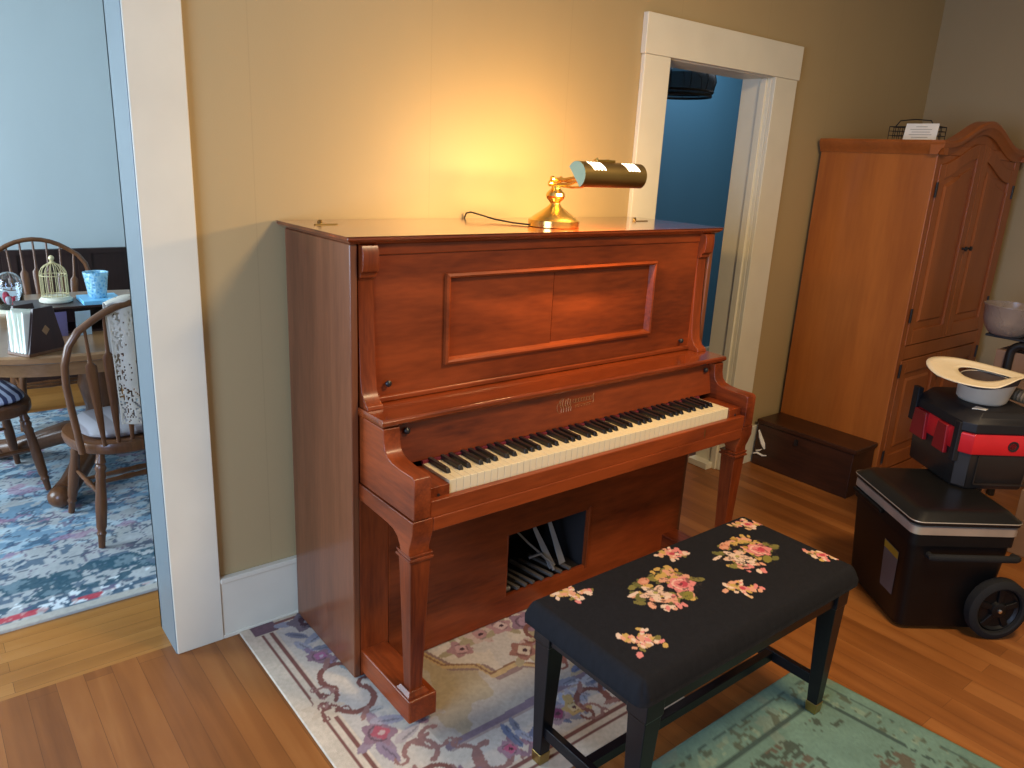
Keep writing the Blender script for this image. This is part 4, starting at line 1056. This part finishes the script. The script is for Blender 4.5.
o = obj('floor_carton', B().box(2.02, 2.40, -1.72, -1.30, 0, .30), M['cardboard'], None, .003); recenter(o, (2.2, -1.5, 0)); tag(o, 'tan cardboard carton on the floor behind the cooler wheel', 'box')

# ================================================================ HALL PENDANT
PX_, PY_ = 1.985, .85
PL = thing('pendant_lamp', 'black drum pendant lamp hanging in the blue hallway', 'lamp', (PX_, PY_, 2.75))
b = B()
obj('rod', B().lathe([(0, .006), (.56, .006)], (PX_, PY_, 2.17), (PX_, PY_, 3), 8), M['cage_black'], PL)
obj('canopy', B().lathe([(0, .06), (.02, .055), (.03, .02)], (PX_, PY_, 2.75), (PX_, PY_, 0), 20), M['cage_black'], PL, smooth=True)
zt, zb_ = 2.125, 1.975
obj('drum_shade', B().lathe([(0, .150), (.012, .185), (.035, .210), (.07, .220), (.115, .213), (.150, .196)], (PX_, PY_, zt), (PX_, PY_, 0), 32, False), M['shade_smoke'], PL, smooth=True)
b = B()
for z, r in ((zb_, .198), (zb_ + .022, .206)):
    b.tube([(PX_ + r * math.cos(2 * PI * k / 32), PY_ + r * math.sin(2 * PI * k / 32), z) for k in range(33)], .007, 6)
for k in range(12):
    a = 2 * PI * k / 12; c, s = math.cos(a), math.sin(a)
    b.tube([(PX_ + c * .150, PY_ + s * .150, zt), (PX_ + c * .210, PY_ + s * .210, zt - .03), (PX_ + c * .222, PY_ + s * .222, 2.05), (PX_ + c * .200, PY_ + s * .200, zb_)], .0022, 5)
for k in range(3):
    a = 2 * PI * k / 3; b.tube([(PX_, PY_, 2.19), (PX_ + .15 * math.cos(a), PY_ + .15 * math.sin(a), zt)], .004, 5)
obj('cage', b, M['cage_black'], PL)

# ================================================================ DINING ROOM
def make_chair(name, label):
    t = thing(name, label, 'chair', (0, 0, 0), 0, None, False)
    # seat (front = +y)
    b = B(); out = []
    for k in range(40):
        a = 2 * PI * k / 40; c, s = math.cos(a), math.sin(a); e = 2.6
        x = .242 * (abs(c) ** (2 / e)) * (1 if c > 0 else -1) * (1 + .06 * s); y = .215 * (abs(s) ** (2 / e)) * (1 if s > 0 else -1)
        out.append((x, y))
    sc = lambda q, z: [(x * q, y * q, z) for x, y in out]
    b.loft([sc(.93, .370), sc(.985, .378), sc(1., .392), sc(1., .408), sc(.985, .418), sc(.90, .424), sc(.5, .416)])
    obj('seat', b, M['oak'], t, smooth=True)
    half = [(.236, .405), (.248, .50), (.262, .60), (.272, .69), (.272, .77), (.255, .84), (.220, .893), (.172, .928), (.130, .954), (.088, .972), (.044, .983), (0, .987)]
    prof = half + [(-x, z) for x, z in half[-2::-1]]
    pts = []
    for i in range(len(prof) - 1):
        for q in (0, .5):
            x = prof[i][0] + (prof[i + 1][0] - prof[i][0]) * q; z = prof[i][1] + (prof[i + 1][1] - prof[i][1]) * q
            pts.append((x, -.182 - .08 * (z - .405) / .58, z))
    pts.append((prof[-1][0], -.182, prof[-1][1]))
    obj('bow', B().tube(pts, .0165, 10, True, .8), M['oak'], t, smooth=True, angle=80)
    for i in range(7):
        u = (i - 3) / 3; xb = .155 * u; xt = .200 * u
        best = min([p for p in pts if p[2] > .6], key=lambda p: abs(p[0] - xt))
        b = B(); P0, P1 = Vector((xb, -.184, .415)), Vector((xt, best[1], best[2])); rings = []
        for t_, w_, d_ in ((0, .007, .007), (.08, .009, .008), (.2, .0125, .008), (.62, .021, .007), (.68, .021, .007), (.715, .008, .007), (.80, .0065, .006), (1, .0055, .005)):
            c = P0 + (P1 - P0) * t_; rings.append([c + Vector((w_ * math.cos(2 * PI * k / 10), d_ * math.sin(2 * PI * k / 10), 0)) for k in range(10)])
        b.loft(rings); obj('spindle', b, M['oak'], t, smooth=True)
    for sx in (-1, 1):
        for sy_ in (-1, 1):
            b = B(); b.turned((sx * .165, sy_ * .150, .378), (sx * .210, sy_ * .200, 0), [(0, .015), (.06, .017), (.10, .021), (.12, .016), (.16, .022), (.20, .0165), (.24, .021), (.27, .018), (.55, .0225), (.78, .0195), (.82, .0145), (.85, .019), (.88, .0145), (1, .0125)], 12)
            obj('leg', b, M['oak'], t, smooth=True)
    for sx in (-1, 1):
        b = B(); b.turned((sx * .178, -.172, .20), (sx * .178, .172, .20), [(0, .007), (.3, .010), (.38, .008), (.42, .013), (.46, .009), (.5, .014), (.54, .009), (.58, .013), (.62, .008), (.7, .010), (1, .007)], 10)
        obj('stretcher', b, M['oak'], t, smooth=True)
    for yy in (-.02, .05):
        b = B(); b.turned((-.178, yy, .20), (.178, yy, .20), [(0, .007), (.3, .010), (.4, .013), (.5, .010), (.6, .013), (.7, .010), (1, .007)], 10)
        obj('stretcher', b, M['oak'], t, smooth=True)
    return t
c1 = make_chair('windsor_chair', 'oak bow-back chair draped with lace, its back turned to the piano room')
c1.location = (-1.030, 1.045, .0125); c1.rotation_euler.z = math.radians(6)
c2 = copy_tree(c1); c2['label'] = 'oak bow-back chair on the far side of the dining table'
c2.location = (-1.085, 2.62, .0125); c2.rotation_euler.z = math.radians(180)
c3 = copy_tree(c1); c3['label'] = 'oak chair with blue striped cushion at the left end of the dining table'
c3.location = (-1.535, 1.70, .0125); c3.rotation_euler.z = math.radians(-80)
for c in (c1, c2, c3): c['group'] = 'oak bow-back dining chairs'
def cushion(name, label, mat, loc, rz):
    b = B()
    out = []
    for k in range(40):
        a = 2 * PI * k / 40; c, s = math.cos(a), math.sin(a); e = 3.2
        out.append((.200 * (abs(c) ** (2 / e)) * (1 if c > 0 else -1), .175 * (abs(s) ** (2 / e)) * (1 if s > 0 else -1)))
    sc = lambda q, z: [(x * q, y * q, z) for x, y in out]
    b.loft([sc(.94, 0), sc(1, .010), sc(1, .018), sc(.93, .030), sc(.6, .034)])
    o = obj(name, b, mat, None, smooth=True); o.location = loc; o.rotation_euler.z = rz; tag(o, label, 'cushion', 'dining chair cushions'); return o
cushion('chair_cushion', 'grey patterned cushion on the lace-draped chair', M['pad'], (-1.031, 1.060, .4385), math.radians(6))
cushion('chair_cushion', 'blue and white striped cushion on the left dining chair', M['stripe'], (-1.520, 1.702, .4385), math.radians(-80))

# lace over the front chair
def lace():
    me = bpy.data.meshes.new('lace_runner'); bm = bmesh.new(); rs = random.Random(5)
    nx, ny = 60, 120
    def pos(i, j):
        u = i / nx; v = j / ny                    # v: 0 back hem .. over the bow .. 1 front hem
        x = -1.125 + .30 * u
        xb = (x + 1.03) / .25
        zt = .80 + .196 * max(0, 1 - min(1, abs(xb)) ** 1.9) ** .8 + .018
        zt = max(zt, .93)
        y0 = .806; L = (zt - .51); s = (v - .35) / .65
        x += .012 * math.sin(u * 14 + v * 2) * .3
        if v < .32: y = y0 + .030 + .004 * math.sin(u * 16); z = zt - (.32 - v) * .9
        elif v < .38:
            t = (v - .32) / .06 * PI; y = y0 + .026 * math.cos(t); z = zt + .006 * math.sin(t)
        else: y = y0 - .028 - .012 * (v - .38) + .006 * math.sin(u * 18 + 1); z = zt - (v - .38) / .62 * L * (.96 + .06 * u)
        return (x + (.018 if v > .38 else 0) * (v - .38), y, z)
    V = [[bm.verts.new(pos(i, j)) for j in range(ny + 1)] for i in range(nx + 1)]
    for i in range(nx):
        for j in range(ny):
            v = j / ny; u = i / nx
            edge = (u < .12) or v > .80 or (.28 < u < .42 and v > .5)
            p = .30 if edge and v > .42 else .045
            if rs.random() < p and 0 < i < nx - 1 and j < ny - 1 and j > 2: continue
            bm.faces.new((V[i][j], V[i + 1][j], V[i + 1][j + 1], V[i][j + 1]))
    bm.to_mesh(me); bm.free(); me.materials.append(M['lace'])
    me.polygons.foreach_set('use_smooth', [True] * len(me.polygons))
    o = bpy.data.objects.new('lace_runner', me); COL.objects.link(o)
    m = o.modifiers.new('t', 'SOLIDIFY'); m.thickness = .002
    recenter(o, (-1.0, .80, .95)); tag(o, 'cream lace cloth with cut-out holes hanging over the near dining chair back', 'cloth')
lace()

TX, TY, TRX, TRY = -1.0, 1.78, .72, .725
DT = thing('dining_table', 'oval oak pedestal dining table set with small ornaments', 'table', (TX, TY, 0))
def oval(z, o):
    sp = lambda v: math.copysign(abs(v) ** (2 / 2.8), v)
    return [(TX + (TRX + o) * sp(math.cos(2 * PI * k / 72)), TY + (TRY + o) * sp(math.sin(2 * PI * k / 72)), z) for k in range(72)]
obj('tabletop', B().loft([oval(.715, -.012), oval(.722, 0), oval(.742, 0), oval(.750, -.010)]), M['oak_table'], DT, smooth=True, angle=25)
obj('apron', B().loft([oval(.640, -.10), oval(.715, -.10)], True, True), M['oak_table'], DT, smooth=True)
obj('pedestal', B().lathe([(.10, .10), (.16, .12), (.22, .09), (.30, .075), (.42, .10), (.50, .085), (.56, .07), (.64, .12)], (TX, TY, 0), (TX, TY, 1), 28), M['oak'], DT, smooth=True)
for k in range(4):
    a = math.radians(239 + 90 * k); c, s = math.cos(a), math.sin(a)
    R = lambda r, z: (TX + c * r, TY + s * r, z)
    b = B(); b.tube([R(.06, .17), R(.18, .16), R(.32, .11), R(.44, .075), R(.52, .062)], [.06, .055, .048, .045, .05], 12); b.ball(R(.55, .058), .05, 1.05, 1.05, .95)
    obj('pedestal_foot', b, M['oak'], DT, smooth=True)

# --- things on the table
ZT = .7502
HB = thing('napkin_holder', 'dark stained wooden napkin holder with tapered ends near the table edge', 'holder', (-1.31, 1.17, ZT), 0)
def trap(b, x0, x1, y0, y1, z0, z1, ins):   # plate standing in the yz plane
    b.hexa([(x0, y0, z0), (x1, y0, z0), (x1, y1, z0), (x0, y1, z0)], [(x0, y0 + ins, z1), (x1, y0 + ins, z1), (x1, y1 - ins, z1), (x0, y1 - ins, z1)])
def rotz(b, c, a): b.xf(Matrix.Translation((c[0], c[1], 0)) @ Matrix.Rotation(a, 4, 'Z') @ Matrix.Translation((-c[0], -c[1], 0))); return b
hc = (-1.31, 1.17)
RA = math.radians(-58)
for i, x in enumerate((-1.262, -1.365)):
    b = B(); trap(b, x - .007, x + .007, 1.09, 1.25, ZT + .012, ZT + .185, .038)
    obj('end_plate', rotz(b, hc, RA), M['dark_box'], HB, .002)
b = B(); b.box(-1.372, -1.255, 1.088, 1.252, ZT, ZT + .012); obj('base', rotz(b, hc, RA), M['oak'], HB, .002)
b = B(); cz = ZT + .095; b.prism([(1.17, cz - .02), (1.187, cz), (1.17, cz + .02), (1.153, cz)], 'X', -1.2552, -1.2542)
obj('diamond_inlay', rotz(b, hc, RA), M['oak_table'], HB)
b = B()
for k in range(5):
    x = -1.350 + k * .017; l = .012 * math.sin(k * 2)
    b.hexa([(x, 1.085, ZT + .0125), (x + .014, 1.085, ZT + .0125), (x + .014, 1.225, ZT + .0125), (x, 1.225, ZT + .0125)], [(x + l - .01, 1.095 + .01 * (k % 2), ZT + .170 + .008 * (k % 3)), (x + l, 1.095, ZT + .170), (x + l, 1.20, ZT + .160), (x + l - .01, 1.20, ZT + .165)])
o = obj('paper_napkins', rotz(b, hc, RA), M['napkin'], None, .003); recenter(o, (-1.31, 1.17, ZT)); tag(o, 'stack of white paper napkins standing in the dark napkin holder', 'napkins')

# open organiser box that carries the cage and the crystal glass
OX0, OX1, OY0, OY1, OZ = -1.33, -.93, 1.44, 1.66, .870
OB = thing('desk_organizer', 'dark open-fronted wooden organizer box in the middle of the dining table', 'organizer', (-1.13, 1.55, ZT))
obj('top_board', B().box(OX0, OX1, OY0, OY1, OZ - .010, OZ), M['dark_box'], OB, .002)
obj('side_board', B().box(OX0, OX0 + .01, OY0 + .01, OY1, ZT, OZ - .01), M['dark_box'], OB); obj('side_board', B().box(OX1 - .01, OX1, OY0 + .01, OY1, ZT, OZ - .01), M['dark_box'], OB)
obj('back_board', B().box(OX0 + .01, OX1 - .01, OY1 - .01, OY1, ZT, OZ - .01), M['dark_box'], OB); obj('base_board', B().box(OX0 + .01, OX1 - .01, OY0 + .01, OY1 - .01, ZT, ZT + .008), M['dark_box'], OB)
for x0, x1, y, m, nm, lb in ((-1.245, -1.165, 1.40, 'purple_card', 'photo_card', 'violet picture card leaning on the organizer behind the napkin holder'), (-1.135, -1.075, 1.39, 'ivory_card', 'photo_card', 'pale blue picture card leaning on the organizer beside the violet card')):
    b = B(); b.hexa([(x0, y, ZT), (x1, y + .01, ZT), (x1, y + .014, ZT), (x0, y + .004, ZT)], [(x0 + .006, y + .028, ZT + .10), (x1 + .006, y + .038, ZT + .10), (x1 + .006, y + .041, ZT + .10), (x0 + .006, y + .031, ZT + .10)])
    o = obj(nm, b, M[m]); recenter(o, ((x0 + x1) / 2, y, ZT)); tag(o, lb, 'card', 'picture cards on the dining table')
BCx, BCy, BCz = -1.172, 1.585, OZ + .0004
BC = thing('bird_cage', 'small cream and gold wire bird cage on the organizer box', 'cage', (BCx, BCy, BCz))
obj('base', B().lathe([(0, .062), (.004, .066), (.012, .066), (.018, .058), (.023, .056)], (BCx, BCy, BCz), (BCx, BCy, 2), 28), M['white_paint'], BC, smooth=True)
b = B(); r = .053
def cring(r_, z): b.tube([(BCx + r_ * math.cos(2 * PI * k / 28), BCy + r_ * math.sin(2 * PI * k / 28), z) for k in range(29)], .0020, 5)
cring(r, BCz + .03); cring(r, BCz + .118)
for k in range(16):
    a = 2 * PI * k / 16; c, s = math.cos(a), math.sin(a)
    pts = [(BCx + c * r, BCy + s * r, BCz + .025), (BCx + c * r, BCy + s * r, BCz + .118)] + [(BCx + c * r * math.cos(t), BCy + s * r * math.cos(t), BCz + .118 + .052 * math.sin(t)) for t in (.3, .6, .9, 1.2, 1.5)]
    b.tube(pts, .0018, 5)
obj('wire_bars', b, M['wire_gold'], BC)
b = B(); b.lathe([(0, .012), (.006, .014), (.012, .006), (.018, .010), (.026, .012), (.034, .008), (.038, .001)], (BCx, BCy, BCz + .167), (BCx, BCy, 3), 14); obj('finial', b, M['wire_gold'], BC, smooth=True)
b = B(); b.box(-1.088, -.93, 1.44, 1.62, OZ + .0003, OZ + .018); o = obj('blue_book', b, M['blue_book'], None, .002); recenter(o, (-1.0, 1.54, OZ)); tag(o, 'bright blue thin book on the organizer under the crystal glass', 'book')
GX, GY, GZ = -1.015, 1.53, OZ + .0185
b = B(); b.lathe([(0, .034), (.003, .037), (.03, .040), (.07, .0455), (.112, .052), (.114, .052), (.112, .0475), (.07, .041), (.03, .036), (.008, .032), (.0075, .001)], (GX, GY, GZ), (GX, GY, 3), 32, False)
o = obj('crystal_tumbler', b, M['blue_glass'], None, smooth=True); recenter(o, (GX, GY, GZ)); tag(o, 'pale blue cut-crystal tumbler on the blue book', 'glass')
KX, KY = -1.300, 2.05
CLc = thing('glass_cloche', 'clear glass dome over red and white blooms on the dining table', 'cloche', (KX, KY, ZT))
obj('base', B().lathe([(0, .068), (.012, .070), (.016, .062)], (KX, KY, ZT), (KX, KY, 2), 28), M['white_paint'], CLc, smooth=True)
pf = [(.0, .056), (.12, .056)] + [(.12 + .056 * math.sin(t), .056 * math.cos(t)) for t in (.3, .6, .9, 1.2, 1.45)] + [(.177, .004)]
b = B(); b.lathe(pf, (KX, KY, ZT + .016), (KX, KY, 2), 32, False)
dm = obj('dome', b, M['glass'], CLc, smooth=True); md = dm.modifiers.new('t', 'SOLIDIFY'); md.thickness = .0025
b = B(); rs = random.Random(3)
for k in range(7): b.ball((KX + rs.uniform(-.025, .025), KY + rs.uniform(-.025, .025), ZT + .055 + rs.uniform(-.02, .045)), .016)
obj('red_blooms', b, M['red_bloom'], CLc, smooth=True)
b = B()
for k in range(8): b.ball((KX + rs.uniform(-.03, .03), KY + rs.uniform(-.03, .03), ZT + .04 + rs.uniform(-.01, .04)), .014)
obj('white_blooms', b, M['leaf'], CLc, smooth=True)

# ================================================================ LIGHT
def area(name, loc, target, size, size_y, power, col, spread=180):
    l = bpy.data.lights.new(name, 'AREA'); l.shape = 'RECTANGLE'; l.size = size; l.size_y = size_y; l.energy = power; l.color = col; l.spread = math.radians(spread)
    o = bpy.data.objects.new(name, l); COL.objects.link(o); o.location = loc
    o.rotation_euler = (Vector(target) - Vector(loc)).to_track_quat('-Z', 'Y').to_euler(); return o
area('dining_window_light', (-3.46, 1.8, 1.45), (0, 1.8, .9), 1.8, 1.5, 145, (.68, .85, 1.))
area('main_window_light', (-3.46, -1.75, 1.32), (0, -.9, .2), 1.7, 1.5, 118, (.42, .62, 1.))
area('ceiling_lamp_light', (.32, -2.15, 2.70), (.25, -1.7, 0), .5, .5, 60, (1., .74, .43))
area('hall_light', (2.6, .8, 2.70), (2.6, .9, 0), .6, .4, 15, (.95, .95, 1.))
l = area('lamp_tube_light', ((SX0 + SX1) / 2, SY + .012, SZ - .014), ((SX0 + SX1) / 2, SY + .30, SZ - .18), .22, .03, 12.5, (1., .63, .27))
w = bpy.data.worlds.new('world'); scene.world = w; w.use_nodes = True
bg = w.node_tree.nodes['Background']; bg.inputs['Color'].default_value = (1., .88, .74, 1); bg.inputs['Strength'].default_value = .40

# ================================================================ CAMERA
cam = bpy.data.cameras.new('camera'); co = bpy.data.objects.new('camera', cam); COL.objects.link(co); scene.camera = co
cam.sensor_fit = 'HORIZONTAL'; cam.sensor_width = 36; cam.lens = 762.19 / 1024 * 36; cam.clip_start = .05
yaw, pit, rol = map(math.radians, (39.0622, -16.5023, 2.9311))
f = Vector((math.sin(yaw) * math.cos(pit), math.cos(yaw) * math.cos(pit), math.sin(pit)))
r = Vector((math.cos(yaw), -math.sin(yaw), 0)); u = r.cross(f)
r2 = r * math.cos(rol) + u * math.sin(rol); u2 = -r * math.sin(rol) + u * math.cos(rol)
mw = Matrix((r2, u2, -f)).transposed().to_4x4(); mw.translation = (-1.6819, -2.2886, 1.5815)
co.matrix_world = mw
scene.view_settings.view_transform = 'Standard'
scene.view_settings.look = 'None'
scene.view_settings.exposure = 0.0
